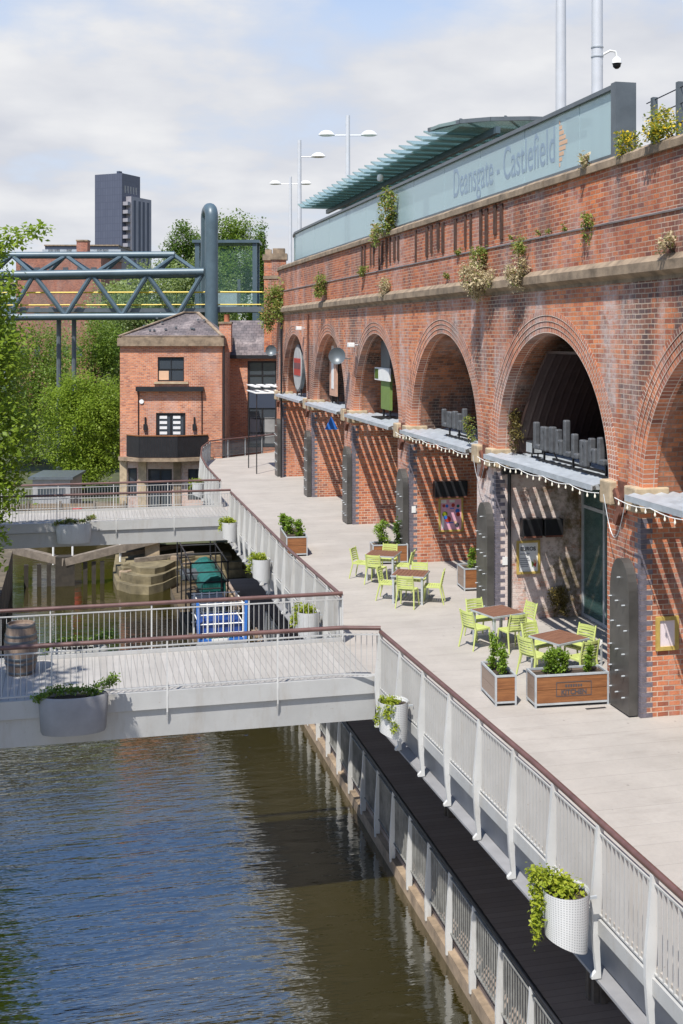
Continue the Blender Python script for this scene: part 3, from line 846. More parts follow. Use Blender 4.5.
# closed-off recess of each arch: glazed screen below the canopy, brick or sheet above
for i, (y0, y1) in enumerate(ARCH):
    xg = XW+2.3; c = (y0+y1)/2
    fr = MB(); n = 5
    for k in range(n+1):
        yy = y0+.04+(y1-y0-.08)*k/n
        fr.box(xg-.04, xg+.04, yy-.04, yy+.04, 0, SPR-.05)
    for z in (.05, 2.75, SPR-.08): fr.box(xg-.035, xg+.035, y0, y1, z-.04, z+.04)
    sf = fr.build('shopfront', M['galv_frame'], V)
    for k in range(n):
        ya = y0+.04+(y1-y0-.08)*k/n+.04; yb = y0+.04+(y1-y0-.08)*(k+1)/n-.04
        MB().box(xg-.008, xg+.008, ya, yb, .09, SPR-.12).build('pane', M['shop'], sf)
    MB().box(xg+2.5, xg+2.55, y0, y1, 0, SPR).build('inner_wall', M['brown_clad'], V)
    if i == 1:
        # dark corrugated liner inside the vault
        ln = MB()
        half = [(2.74,SPR+.06),(2.70,4.5),(2.36,5.05),(1.92,5.62),(1.45,6.12),(.95,6.58)]
        sec = [(c+h, z) for h, z in half] + [(c-h, z) for h, z in half[::-1]]
        nx = 60; sects = []
        for q in range(nx):
            o_ = .006 if q % 4 == 0 else 0.0
            sects.append([(XW+.48+q*.05, c+(a-c)*(1-o_*.4), b-o_*.5*(b > 4.3)) for a, b in sec])
        for q in range(nx-1):
            for k in range(len(sec)-1):
                ln.face([sects[q][k],sects[q][k+1],sects[q+1][k+1],sects[q+1][k]])
        for k in range(len(sec)-1):
            f0, f1 = sects[0][k], sects[0][k+1]
            ln.face([f0, f1, (f1[0], c+(f1[1]-c)*1.04, f1[2]+.06), (f0[0], c+(f0[1]-c)*1.04, f0[2]+.06)])
        ln.face(sects[-1])
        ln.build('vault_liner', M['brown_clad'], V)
    else:
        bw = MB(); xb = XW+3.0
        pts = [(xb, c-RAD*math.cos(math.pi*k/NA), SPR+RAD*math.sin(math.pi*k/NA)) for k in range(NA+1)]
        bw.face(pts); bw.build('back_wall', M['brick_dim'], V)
# downpipes and conduits on the far part of the wall
MB().tube([(XW+.32, YK[2]-.07, 0.0), (XW+.32, YK[2]-.07, 3.62)], .045, 8).tube([(XW+.12, YK[2]-.09, 3.66), (XW+1.0, YK[2]-.09, 3.64)], .07, 8).build('downpipe', M['black'], V)
MB().tube([(XW-.07, YK[6]-.3, 0), (XW-.07, YK[6]-.3, 7.9)], .05, 8).build('downpipe', M['black'], V)
MB().tube([(XW-.07, YK[5]+.6, SPR+.5), (XW-.07, YK[5]+.6, 7.9)], .04, 8).build('downpipe', M['iron_rust'], V)

#CANOPIES
# ------------------------------------------------------------------ slatted canopies in the arches
def canopy(y0, y1, label, parent_list):
    t = thing('canopy', label, 'canopy', (XW, (y0+y1)/2, SPR), 0, 'slatted canopies in the arches')
    ya, yb = -(y1-y0)/2+.02, (y1-y0)/2-.02
    for k in range(6):
        x = -.30+k*.262
        MB().prism([(x,.015),(x+.155,.06),(x+.155,.075),(x,.032)], 'y', ya, yb).build('slat', M['galv'], t, world=False)
    MB().box(1.27, 2.28, ya, yb, .01, .05).build('roof_sheet', M['galv'], t, world=False)
    fr = MB()
    for yy in np.linspace(ya+.3, yb-.3, 5): fr.box(-.28, 2.25, yy-.03, yy+.03, -.09, -.003)
    fr.build('bearer', M['galv_frame'], t, world=False)
    MB().box(-.335, -.303, ya, yb, -.06, .05).build('front_strip', M['galv'], t, world=False)
    return t
cl = ['slatted grey canopy of the arch cut off by the right edge of the photo', 'slatted grey canopy under the grey letter sign in the widest arch',
      'slatted grey canopy above the pink poster', 'slatted grey canopy under the tall green banner', 'slatted grey canopy under the peach banner and satellite dish', 'farthest slatted grey canopy under the round white sign']
CAN = []
proto = canopy(*ARCH[0], cl[0], None); CAN.append(proto)
for i in range(1, 6):
    c = copy_tree(proto); y0, y1 = ARCH[i]; c.location = (XW, (y0+y1)/2, SPR); c['label'] = cl[i]; CAN.append(c)
# small stepped white canopy at the far end
t = thing('canopy', 'small white stepped canopy at the far end of the arches by the annex', 'canopy', (XW-.2, YE+1.2, SPR), 0)
MB().box(-.9, 1.2, -.6, 2.4, .0, .05).build('roof_sheet', M['white'], t, world=False)
for k in range(4): MB().box(-.9+k*.5, -.6+k*.5, -.3, 2.4, .30, .35).build('slat', M['white'], t, world=False)
MB().box(-.85, -.8, -.5, -.45, -4.05, 0).box(-.85, -.8, 2.2, 2.25, -4.05, .3).build('post', M['black'], t, world=False)

# festoon lights along the canopy fronts
for i, s in ((0, 'string of bulb lights along the canopy at the right edge'), (1, 'string of bulb lights along the canopy under the grey letter sign'), (2, 'string of bulb lights along the canopy above the pink poster')):
    y0, y1 = ARCH[i]; y0 -= .4; y1 += .3; n = 20
    t = thing('string_lights', s, 'string lights', (XW-.37, (y0+y1)/2, SPR), 0, 'festoon lights on the canopies')
    pts = []
    for k in range(n*2+1):
        yy = y0+(y1-y0)*k/(n*2); sag = .05*abs(math.sin(k*math.pi/8))
        pts.append((XW-.37, yy, SPR-.05-sag))
    w_ = MB().tube(pts, .008, 5); w_.build('cable', M['white'], t)
    for k in range(1, n*2, 2):
        p = pts[k]; b = MB()
        b.lathe([(0,p[2]-.10),(.014,p[2]-.095),(.020,p[2]-.075),(.018,p[2]-.055),(.010,p[2]-.035),(.009,p[2]-.0)], 8, p[0], p[1])
        b.build('bulb', M['cream'], t)
# loose cable loops hanging on the piers
for i, k in enumerate((1, 2)):
    y = YK[k]+.2
    pts = [(XW-.2, y+.9*u, SPR-.1-(.75 if k == 1 else .6)*math.sin(math.pi*u)) for u in np.linspace(0, 1, 13)]
    o = MB().tube(pts, .008, 5).build('cable_loop', M['galv_frame' if k == 1 else 'grey_ink'])
    tag(o, ['white cable loop sagging below the nearest springer stones', 'grey cable loop sagging on the pier left of the widest arch'][i], 'cable')

#SIGNS
# ------------------------------------------------------------------ signs, posters and fittings on the wall
def letter_sign(label, ya, yb, x, z0, hts, wd):
    t = thing('letter_sign', label, 'sign', (x, (ya+yb)/2, SPR+.06))
    f = MB()
    f.bar((x, ya, SPR+.09), (x, yb, SPR+.09), .05, .05); f.bar((x+.35, ya, SPR+.09), (x+.35, yb, SPR+.09), .05, .05)
    for yy in np.linspace(ya+.3, yb-.3, 3):
        f.bar((x, yy, SPR+.06), (x, yy, z0+.1), .04, .04); f.bar((x+.35, yy, SPR+.06), (x, yy, z0+.3), .03, .03)
    f.bar((x+.03, ya, z0+.12), (x+.03, yb, z0+.12), .04, .04)
    f.build('frame', M['black'], t)
    n = len(hts)
    for k, (h, dz) in enumerate(hts):
        y1_ = yb-(yb-ya)*k/n; y0_ = y1_-(yb-ya)/n*wd
        b = MB(); xx = x-.16; za, zb_ = z0+dz, z0+dz+h; tw = (y1_-y0_)*.40
        pat = 'lnihlldhl'[k % 9]
        if pat in 'nolehuod': b.box(xx, xx+.14, y1_-tw, y1_, za, zb_)
        if pat in 'nohuod': b.box(xx, xx+.14, y0_, y0_+tw, za if pat != 'h' else za, zb_ if pat != 'h' else za+h*.6)
        if pat in 'noed': b.box(xx+.002, xx+.138, y0_+tw if pat != 'e' else y0_, y1_-tw, zb_-.12, zb_-.001)
        if pat in 'oleud': b.box(xx+.002, xx+.138, y0_+tw if pat in 'oud' else y0_, y1_-tw, za+.001, za+.12)
        if pat in 'eh': b.box(xx+.004, xx+.136, y0_+(tw if pat == 'h' else .03), y1_-tw, za+h*.42, za+h*.60)
        if pat == 'i': b.box(xx, xx+.14, (y0_+y1_)/2-tw*.7, (y0_+y1_)/2+tw*.7, za, zb_)
        bevel(b.build('letter', M['letter_grey'], t), .03)
    return t
letter_sign('row of dark grey block letters standing on the canopy of the widest arch', 21.0, 24.7, XW+.35, SPR+.34, [(.62,0),(.55,0),(.58,0),(.55,0),(.78,0),(.52,0),(.55,-.12),(.5,0),(.55,0)], .74)
letter_sign('smaller row of grey block letters standing on the canopy above the pink poster', 29.2, 31.4, XW+.35, SPR+.34, [(.50,0),(.46,0),(.5,0),(.46,0),(.62,0)], .74)
# floodlight box beside the large letters
t = thing('floodlight', 'square black floodlight on the canopy left of the large grey letters', 'light', (XW+.5, 25.3, SPR+.06))
bevel(MB().box(XW+.36, XW+.62, 25.1, 25.5, SPR+.16, SPR+.46).build('body', M['black'], t), .02)
MB().box(XW+.345, XW+.36, 25.14, 25.46, SPR+.20, SPR+.42).box(XW+.40, XW+.58, 25.094, 25.1, SPR+.2, SPR+.42).build('lens', M['galv_frame'], t)
MB().bar((XW+.5,25.12,SPR+.05),(XW+.5,25.12,SPR+.2),.03).bar((XW+.5,25.48,SPR+.05),(XW+.5,25.48,SPR+.2),.03).build('bracket', M['black'], t)
# tall banner
t = thing('banner', 'tall narrow banner sign with green foot on the canopy of the third arch', 'sign', (XW+.6, 38.9, SPR+.06))
MB().box(XW+.55, XW+.65, 38.15, 39.3, SPR+.35, SPR+1.6).build('lower_panel', M['green_print'], t)
MB().box(XW+.55, XW+.65, 38.15, 39.3, SPR+1.6, SPR+2.75).build('upper_panel', M['dark_steel'], t)
MB().box(XW+.48, XW+.549, 38.0, 39.9, SPR+1.35, SPR+1.8).build('name_board', M['white'], t)
MB().box(XW+.472, XW+.48, 39.4, 39.85, SPR+1.4, SPR+1.75).build('green_patch', M['leaf_mid'], t)
MB().bar((XW+.6,38.3,SPR+.03),(XW+.6,38.3,SPR+.4),.06).bar((XW+.6,39.1,SPR+.03),(XW+.6,39.1,SPR+.4),.06).box(XW+.2,XW+1.0,38.1,39.3,SPR+.055,SPR+.09).build('stand', M['black'], t)
t = thing('banner', 'tall narrow peach and white banner beside the satellite dish in the fourth arch', 'sign', (XW+.6, 47.0, SPR+.06))
MB().box(XW+.55, XW+.63, 46.4, 47.6, SPR+.4, SPR+2.75).build('panel', M['peach'], t)
MB().box(XW+.535, XW+.549, 46.8, 47.2, SPR+.7, SPR+2.5).build('stripe', M['paper'], t)
MB().bar((XW+.66,46.5,SPR+.03),(XW+.66,46.5,SPR+2.5),.06).bar((XW+.66,47.5,SPR+.03),(XW+.66,47.5,SPR+2.5),.06).build('stand', M['black'], t)
# round sign
yc = (ARCH[5][0]+ARCH[5][1])/2+.3
t = thing('round_sign', 'round white sign with a red band in the farthest arch', 'sign', (XW+.3, yc, SPR+.06))
def disc(x0, x1, yc, zc, r, name, mat, par, n=32):
    p = [(yc+r*math.cos(2*math.pi*k/n), zc+r*math.sin(2*math.pi*k/n)) for k in range(n)]
    return MB().prism(p, 'x', x0, x1).build(name, mat, par)
disc(XW+.28, XW+.42, yc, SPR+1.4, 1.12, 'disc', M['dark_steel'], t); disc(XW+.26, XW+.28, yc, SPR+1.4, 1.02, 'face', M['tw_grey'], t)
bnd = MB().box(XW+.235, XW+.26, yc-.75, yc+.75, SPR+1.05, SPR+1.85); bnd.build('band', M['red'], t)
bk = MB()
for k in range(5): bk.box(XW+.228, XW+.235, yc-.75+k*.32, yc-.55+k*.32, SPR+1.36, SPR+1.64)
bk.build('marks', M['ink'], t)
MB().bar((XW+.35,yc-.5,SPR+.03),(XW+.35,yc-.5,SPR+.6),.06).bar((XW+.35,yc+.5,SPR+.03),(XW+.35,yc+.5,SPR+.6),.06).build('stand', M['black'], t)
# dishes
for (x, y, z, r_, s) in ((XW-.5, 41.6, 6.2, .32, 'grey satellite dish on the wall between the third and fourth arches'), (XW-.35, YE+.3, 6.2, .28, 'small grey dish at the far end of the viaduct by the annex')):
    t = thing('satellite_dish', s, 'dish', (x, y, z), 0)
    m4 = MB(); prof = [(0,0),(r_*.4,.02),(r_*.75,.07),(r_,.13)]
    d = m4.lathe(prof, 20).build('bowl', M['dark_steel'], t, world=False); d.rotation_euler = (R(78), 0, R(-20))
    MB().tube([(0,.05,0),(.3,.1,-.08),(XW-x+.02,.1,-.08)], .025, 6).build('arm', M['dark_steel'], t, world=False)
# flood lamps / cameras on the wall
for (y, z, s) in ((40.42, 6.64, 'small white floodlight high on the wall between second and third far arches'), (50.2, 7.3, 'small white box lamp above the farthest arches')):
    t = thing('wall_lamp', s, 'lamp', (XW-.02, y, z))
    bevel(MB().box(XW-.38, XW-.16, y-.14, y+.14, z-.08, z+.08).build('body', M['white'], t), .02)
    MB().tube([(XW, y, z), (XW-.2, y, z)], .025, 6).build('arm', M['galv_frame'], t)
# posters: frame, sheet and print, hung on a pier side (faces -Y)
def poster(label, x0, x1, z0, z1, y, sheet, fr=.055):
    t = thing('poster', label, 'poster', ((x0+x1)/2, y, z0))
    f = MB(); d0, d1 = y-.05, y-.004
    f.box(x0, x1, d0, d1, z0, z0+fr); f.box(x0, x1, d0, d1, z1-fr, z1)
    f.box(x0, x0+fr, d0, d1, z0+fr, z1-fr); f.box(x1-fr, x1, d0, d1, z0+fr, z1-fr)
    f.build('frame', M['gold_frame'], t)
    MB().box(x0+fr, x1-fr, y-.02, y-.006, z0+fr, z1-fr).build('sheet', sheet, t)
    return t
y = YK[2]
t = poster('framed poster reading EUROS on the whitewashed wall behind the tables', 10.66, 11.27, 1.12, 1.94, y, M['paper'])
mx = lambda x, z, yy: Matrix.Translation((x, yy, z)) @ Matrix(((1,0,0,0),(0,0,-1,0),(0,1,0,0),(0,0,0,1)))
place_text('lettering', text_mesh('EUROS', .13, .40, .004), mx(10.76-t.location.x, 1.69-t.location.z, y-.026-t.location.y), M['ink'], t)
b = MB()
for k, (a, c_, z) in enumerate(((10.75,11.0,1.60),(10.75,10.97,1.49),(10.75,11.0,1.44),(10.75,10.95,1.39),(10.75,10.98,1.34),(10.75,10.96,1.29))):
    MB().box(a, c_, y-.026, y-.021, z, z+.025).build('print_line', M['grey_ink'], t)
for k, (mname, pts) in enumerate((('green_print', [(11.04,1.44),(11.14,1.36),(11.06,1.28)]), ('orange', [(11.10,1.48),(11.18,1.42),(11.12,1.30)]), ('red', [(11.08,1.34),(11.16,1.27),(11.18,1.40)]))):
    MB().face([(p[0], y-.0265-.001*k, p[1]) for p in pts]).build('print_shape', M[mname], t)
y = YK[3]
t = poster('pink framed poster with coloured dots on the brick pier by the far tables', 11.05, 11.84, .92, 1.98, y, M['pink'])
rr_ = random.Random(5)
for k, (x, z, s, mname) in enumerate(((11.22,1.72,.05,'red'),(11.32,1.71,.05,'blue'),(11.52,1.73,.06,'red'),(11.68,1.70,.05,'teal_tarp'),(11.25,1.46,.09,'leaf_lime'),(11.35,1.30,.10,'red'),(11.27,1.36,.06,'blue'),(11.66,1.55,.07,'blue'),(11.68,1.45,.07,'red'),(11.64,1.12,.07,'ink'),(11.58,1.2,.05,'orange'))):
    n = 12; MB().face([(x+s*math.cos(6.283*q/n), y-.0225-.0008*k, z+s*math.sin(6.283*q/n)) for q in range(n)]).build('print_shape', M[mname], t)
for a, b_, c_, d_ in ((11.30,11.62,1.18,1.21),(11.42,11.55,1.62,1.65)): MB().box(a, b_, y-.024, y-.0215, c_, d_).build('print_line', M['blue'], t)
for a, b_, c_, d_ in ((11.13,11.3,1.80,1.90),(11.4,11.58,1.82,1.90),(11.15,11.22,1.02,1.5)): MB().box(a, b_, y-.0235, y-.0215, c_, d_).build('white_print', M['paper'], t)
t = poster('framed pale pink notice on the nearest brick pier', 10.42, 10.87, 1.22, 1.84, YK[1], M['paper_pink'], .07)
for (x, z, y, s) in ((10.25, 1.64, YK[3], 'small white notice on the brick pier left of the pink poster'), (10.36, 1.46, YK[2], 'small white notice beside the black downpipe')):
    o = MB().box(x-.065, x+.065, y-.02, y-.003, z-.10, z+.10).build('notice', M['white']); tag(o, s, 'notice')
# black heaters / blinds boxes above the posters
def heater(label, x0, x1, z0, z1, y):
    t = thing('wall_box', label, 'heater', ((x0+x1)/2, y, z0), 0, 'black boxes above the posters')
    bevel(MB().box(x0, x1, y-.24, y-.003, z0, z1).build('body', M['black'], t), .02)
    MB().box(x0+.02, x1-.02, y-.255, y-.24, z0-.012, z0+.03).build('lip', M['iron_rust'], t)
heater('left black box heater above the EUROS poster', 10.74, 11.26, 2.05, 2.50, YK[2])
heater('right black box heater above the EUROS poster', 11.31, 11.80, 2.05, 2.48, YK[2])
heater('wide black box heater above the pink poster', 10.86, 11.92, 2.00, 2.50, YK[3])
# blue triangle signs hung under the fourth canopy
for i, (yy) in enumerate((46.3, 45.2)):
    t = thing('hanging_sign', ['left blue triangular sign hanging under the fourth canopy', 'right blue triangular sign hanging under the fourth canopy'][i], 'sign', (XW+.3+.35*i, yy, SPR-1.0))
    MB().prism([(XW+.05+.6*i, SPR-.95), (XW+.62+.6*i, SPR-.95), (XW+.33+.6*i, SPR-.42)], 'y', yy-.02, yy+.02).build('plate', M['blue'], t)
    MB().tube([(XW+.33+.6*i, yy, SPR-.42), (XW+.33+.6*i, yy, SPR-.04)], .01, 5).build('hanger', M['black'], t)
# moss and weeds growing on the masonry
def weed(label, x, y, z, r_, n, mat, size=.09, seed=1, name='wall_plant', droop=.2, sq=1.0):
    t = thing(name, label, 'plant', (x, y, z))
    rr = random.Random(seed)
    bl = [(x, y, z, r_*.7, r_*.8, r_*sq*.8)] + [(x+rr.uniform(-.4,.2)*r_, y+rr.uniform(-.8,.8)*r_, z+rr.uniform(-.7,.7)*r_*sq, r_*.45, r_*.5, r_*.5*sq) for _ in range(5)]
    leaves('foliage', bl, n, size, mat, t, seed, fill=.2, droop=droop)
    MB().tube([(x+.15, y, z-r_*.5*sq), (x, y, z), (x-.05, y, z+r_*.6*sq)], [.02, .015, .005], 5).build('stem', M['bark'], t)
    return t
W0 = XW-.12
weed('large dry tan weed clump hanging from the ledge at mid wall', W0-.12, 27.0, 8.42, .64, 2200, M['leaf_dry'], .07, 1)
weed('green top of weed above the large dry clump on the ledge', W0, 27.3, 8.95, .42, 800, M['leaf_wall'], .07, 2)
weed('upright dry weed clump on the ledge right of the largest clump', W0-.08, 24.5, 8.48, .40, 1000, M['leaf_dry'], .065, 3, sq=1.3)
weed('green weed growing above the second dry clump', W0+.02, 24.7, 9.05, .36, 500, M['leaf_wall'], .06, 4)
weed('green and tan weed high on the parapet drip course', W0+.08, 21.3, 9.15, .26, 380, M['leaf_wall'], .06, 5, sq=1.4)
weed('small dry weed on the ledge near the right edge', W0-.02, 18.0, 8.55, .30, 360, M['leaf_dry'], .06, 6)
weed('leafy green shrub rooted on the ledge near the far curve', W0-.05, 45.9, 9.1, .5, 800, M['leaf_wall'], .1, 7, sq=1.3)
weed('tall bushy weed covering the far corner of the viaduct', XW-.25, YE-.3, 8.7, 1.1, 2600, M['leaf_wall'], .13, 8, sq=1.5)
weed('small dry weed on the ledge above the third arch', W0, 36.5, 8.6, .45, 500, M['leaf_dry'], .08, 9)
weed('low green weed on the drip course past the brown strips', W0+.05, 39.5, 9.2, .28, 280, M['leaf_wall'], .08, 10)
weed('bushy weed at the springing right of the second arch', XW-.05, 28.3, 4.55, .30, 420, M['leaf_wall'], .06, 11, sq=1.7)
weed('brown moss bush growing inside the widest arch left of the liner', XW+.42, 26.2, 4.75, .42, 900, M['leaf_moss'], .055, 12, sq=1.7)
weed('brown moss on the lining of the arch at the right edge', XW+1.3, 18.9, 4.95, .6, 1500, M['leaf_moss'], .06, 13, sq=1.7)
weed('brown creeping moss at the foot of the whitewashed wall', 11.75, YK[2]-.08, .42, .5, 1500, M['leaf_moss'], .055, 14, sq=1.0)
weed('orange berried shrub in front of the glass parapet', XW-.02, 36.6, 11.0, .62, 1300, M['leaf_wall'], .11, 15, sq=1.7, name='shrub')
weed('sparse dry stalks at the foot of the glass parapet shrub', XW+.05, 38.2, 10.6, .3, 200, M['leaf_dry'], .1, 16)
weed('yellow flowering weeds on the coping by the wire fence posts', XW+.15, 19.9, 10.58, .42, 800, M['leaf_yellow'], .06, 17, sq=.75)
weed('tall yellow flowering weeds on the coping at the right edge', XW+.2, 18.6, 10.72, .62, 1500, M['leaf_yellow'], .06, 18, sq=.75)
weed('dry grass stems on the coping at the end of the glass sign', XW+.05, 21.6, 10.55, .2, 60, M['leaf_dry'], .12, 19)
weed('green tuft on the brick wall above the second arch', W0+.08, 30.2, 8.6, .16, 130, M['leaf_wall'], .06, 20)
weed('green tuft on the parapet left of the largest dry clump', W0+.1, 29.3, 9.2, .15, 130, M['leaf_wall'], .06, 21)
for i, yy in enumerate((22.6, 23.4, 24.0, 25.6)):
    weed(['tiny tuft on the drip course', 'tiny tuft on the drip course', 'tiny tuft on the drip course', 'tiny tuft on the drip course'][i] + [' below the yellow flowers', ' under the last sign letters', ' above the second dry clump', ' between the two dry clumps'][i], XW+.02, yy, 9.28, .09, 60, M['leaf_wall'], .05, 30+i)

#STATION
# ------------------------------------------------------------------ glass parapet with the stop's name
GL = [(XW+.28, 20.75), (XW+.28, 22.4)] + [(XW+.28, y) for y in (25.4, 28.4, 31.4, 34.4, 37.4, 40.4, 43.4, 46.4, 49.4, 52.0)] + [(XW+.32,54.0),(XW+.55,55.6),(XW+1.0,57.2)]
t = thing('glass_parapet', 'long frosted glass parapet sign reading Deansgate - Castlefield on the viaduct', 'sign', (XW+.28, 37, 10.47))
for (xa, ya), (xb, yb) in zip(GL[:-1], GL[1:]):
    d = Vector((xb-xa, yb-ya)).normalized()*.015
    MB().prism([(xa+d.x,ya+d.y),(xb-d.x,yb-d.y),(xb-d.x+.02,yb-d.y),(xa+d.x+.02,ya+d.y)], 'z', 10.56, 11.83).build('pane', M['frost'], t)
tr = MB(); br = MB()
for (xa, ya), (xb, yb) in zip(GL[:-1], GL[1:]):
    tr.bar((xa,ya,11.87),(xb,yb,11.87),.14,.09); br.bar((xa,ya,10.52),(xb,yb,10.52),.10,.085)
tr.build('top_rail', M['dark_steel'], t); br.build('base_rail', M['dark_steel'], t)
MB().box(XW+.18, XW+.62, 20.55, 20.75, 10.47, 11.93).build('end_post', M['dark_steel'], t)
me = text_mesh('Deansgate - Castlefield', 1.15, 6.9, .004)
mz = Matrix(((0,0,-1,0),(-1,0,0,0),(0,1,0,0),(0,0,0,1)))
place_text('lettering', me, Matrix.Translation((XW+.277-t.location.x, 30.55-t.location.y, 10.83-t.location.z)) @ mz, M['sign_letter'], t)
ar = MB()
for k in range(9):
    z = 10.68+k*.115; wd = .42*(1-abs(k-4)/4.6)
    ar.box(XW+.274, XW+.279, 23.42-wd, 23.42, z, z+.085)
ar.build('arrow', M['orange'], t)

# louvred canopy over the stop
t = thing('station_canopy', 'green grey louvred canopy roof above the tram stop', 'canopy', (12.6, 43.5, 9.3))
n = 23
for k in range(n):
    y = 34.2+k*.95; z = 13.30
    x0 = 10.95
    b = MB().prism([(y, z-.05), (y+.92, z+.22), (y+.94, z+.17), (y+.02, z-.12)], 'x', x0, 15.5)
    b.build('blade', M['canopy_glass'], t)
sb = MB()
for x in (12.4, 13.8, 15.2): sb.bar((x, 32.3, 13.12), (x, 55.8, 13.12), .14, .2)
sb.build('beam', M['steel_blue'], t)
for y in (35, 42, 49, 55):
    MB().tube([(13.2,y,9.3),(13.2,y,13.05)], .11, 10).build('column', M['steel_blue'], t)
MB().prism([(10.95,34.6),(11.05,33.8),(11.45,33.0),(12.2,32.4),(13.3,32.05),(15.5,31.9),(15.5,34.6)], 'z', 13.40, 13.50).build('end_plate', M['canopy_glass'], t)
sm_ = MB()
for a_, b_ in (((11.45,33.0),(12.9,34.6)), ((12.6,32.25),(14.2,34.6))): sm_.bar((a_[0],a_[1],13.52), (b_[0],b_[1],13.52), .06, .05)
sm_.bar((10.95,34.6,13.45),(11.45,33.0,13.45),.06,.12).bar((11.45,33.0,13.45),(12.2,32.4,13.45),.06,.12).bar((12.2,32.4,13.45),(13.3,32.05,13.45),.06,.12).bar((13.3,32.05,13.45),(15.5,31.9,13.45),.06,.12)
sm_.build('end_rim', M['dark_steel'], t)
MB().box(11.5, 15.5, 33.2, 55.9, 13.335, 13.345).build('glass_sheet', M['canopy_glass'], t)
t = thing('dome_camera', 'small white camera hanging beneath the louvred canopy', 'camera', (11.25, 41.5, 12.9)); 
MB().lathe([(0,12.72),(.09,12.75),(.13,12.86),(.10,12.98),(0,13.02)], 12, 11.25, 41.5).build('housing', M['white'], t)

# tall mast poles behind the sign
for i, (x, y) in enumerate(((12.0, 26.9), (12.0, 24.85))):
    t = thing('mast', ['plain tall pale steel pole behind the glass sign, the left of two', 'tall pale steel pole carrying the dome camera'][i], 'pole', (x, y, 9.3))
    MB().tube([(x,y,9.3),(x,y,11.5),(x,y,19.5)], [.15,.135,.115], 16).build('shaft', M['steel_pole'], t)
    if i:
        MB().tube([(x,y,13.72),(x,y,13.75)], .145, 16).tube([(x,y,13.5),(x,y,13.53)], .145, 16).build('collar', M['galv_frame'], t)
t = thing('dome_camera', 'white dome camera on a curved arm from the right pole', 'camera', (12.45, 24.75, 13.3))
MB().tube([(12.1,24.83,13.55),(12.3,24.79,13.66),(12.42,24.76,13.64),(12.45,24.75,13.5)], .028, 8).build('arm', M['white'], t)
MB().lathe([(.03,13.52),(.10,13.46),(.115,13.36),(.0,13.36)], 14, 12.45, 24.75).build('housing', M['white'], t)
MB().lathe([(.10,13.36),(.085,13.28),(.04,13.24),(0,13.23)], 14, 12.45, 24.75).build('dome', M['black'], t)

def lamp(label, x, y, zb, top, arm_z, sides, rad=.09):
    t = thing('street_lamp', label, 'street lamp', (x, y, zb), -YAW, 'twin headed street lamps')
    MB().tube([(0,0,0),(0,0,(top-zb)*.5),(0,0,top-zb)], [rad*1.1, rad, rad*.85], 10).build('pole', M['steel_pole'], t, world=False)
    for s in sides:
        z = arm_z-zb
        MB().tube([(0,0,z),(s*.8,0,z)], .03, 6).build('arm', M['steel_pole'], t, world=False)
        MB().lathe([(.06,z+.24),(.18,z+.20),(.29,z+.08),(.32,z+.02),(.22,z-.03),(0,z-.05)], 16, s*1.02, 0, 1.25, .8).build('lamp_head', M['white'], t, world=False)
lamp('tall twin headed white street lamp behind the louvred canopy', 12.9, 53.5, 9.3, 17.5, 16.55, (-1, 1), .12)
lamp('white street lamp with a single head on its right', 12.0, 60.9, 9.3, 17.5, 16.6, (1,), .12)
lamp('farthest twin headed white street lamp left of the canopy', 14.3, 75.7, 9.3, 17.6, 17.1, (-1, 1), .11)

# post and wire fence with plants at the right
t = thing('wire_fence', 'post and wire fence on top of the viaduct at the right edge', 'fence', (11.0, 20, 10.4))
for k, (y, zt) in enumerate(((20.3,11.6),(19.35,11.7),(18.35,11.8),(17.2,11.85))):
    MB().box(10.95, 11.05, y-.05, y+.05, 9.3, zt).build('post', M['dark_steel'], t)
wi = MB()
for z in (10.95, 11.3, 11.6): wi.tube([(11.0,20.6,z-.06),(11.0,19,z),(11.0,16,z+.1)], .012, 5)
wi.bar((11.2,19.4,11.45),(11.2,17,11.45),.03)
wi.build('wires', M['black'], t)
# brick pillars where the parapet ends
for i, (px, w_, zt) in enumerate(((279, .80, 11.8), (268.5, .5, 11.9))):
    D = 66+i*2; xc = (px-341.5)/1150*D
    t = thing('brick_pillar', ['broad brick pillar with stone cap at the far end of the viaduct', 'slim brick pillar with pointed stone cap beside the footbridge'][i], 'pillar', CF(xc, D, 6.0), -YAW)
    MB().box(-w_/2, w_/2, -w_/2, w_/2, 0, zt-6.5).build('shaft', M['brick_par'], t, world=False)
    h = zt-6
    MB().box(-w_/2-.08, w_/2+.08, -w_/2-.08, w_/2+.08, h-.5, h-.15).box(-w_/2+.06, w_/2-.06, -w_/2+.06, w_/2-.06, h-.15, h+.15).box(-w_/2-.04, w_/2+.04, -w_/2-.04, w_/2+.04, h-1.6, h-1.4).build('cap', M['stone'], t, world=False)

#FURNITURE
# ------------------------------------------------------------------ promenade furniture
def make_table(label, x, y, rz):
    t = thing('table', label, 'table', (x, y, 0), rz, 'slatted cafe tables'); s = .43
    tp = MB()
    for k in range(9):
        a = -s+k*(2*s/9); tp.box(a+.004, a+2*s/9-.004, -s+.02, s-.02, .715, .745)
    bevel(tp.build('tabletop', M['wood_table'], t, world=False), .004)
    fr = MB(); 
    fr.box(-s-.012,s+.012,-s-.012,-s+.016,.70,.738); fr.box(-s-.012,s+.012,s-.016,s+.012,.70,.738); fr.box(-s-.012,-s,-s+.016,s-.016,.70,.738); fr.box(s,s+.012,-s+.016,s-.016,.70,.738)
    fr.build('frame', M['galv_frame'], t, world=False)
    for sx in (-1,1):
        for sy in (-1,1): MB().box(sx*(s-.05)-.027, sx*(s-.05)+.027, sy*(s-.05)-.027, sy*(s-.05)+.027, 0, .70).build('leg', M['galv_frame'], t, world=False)
    return t
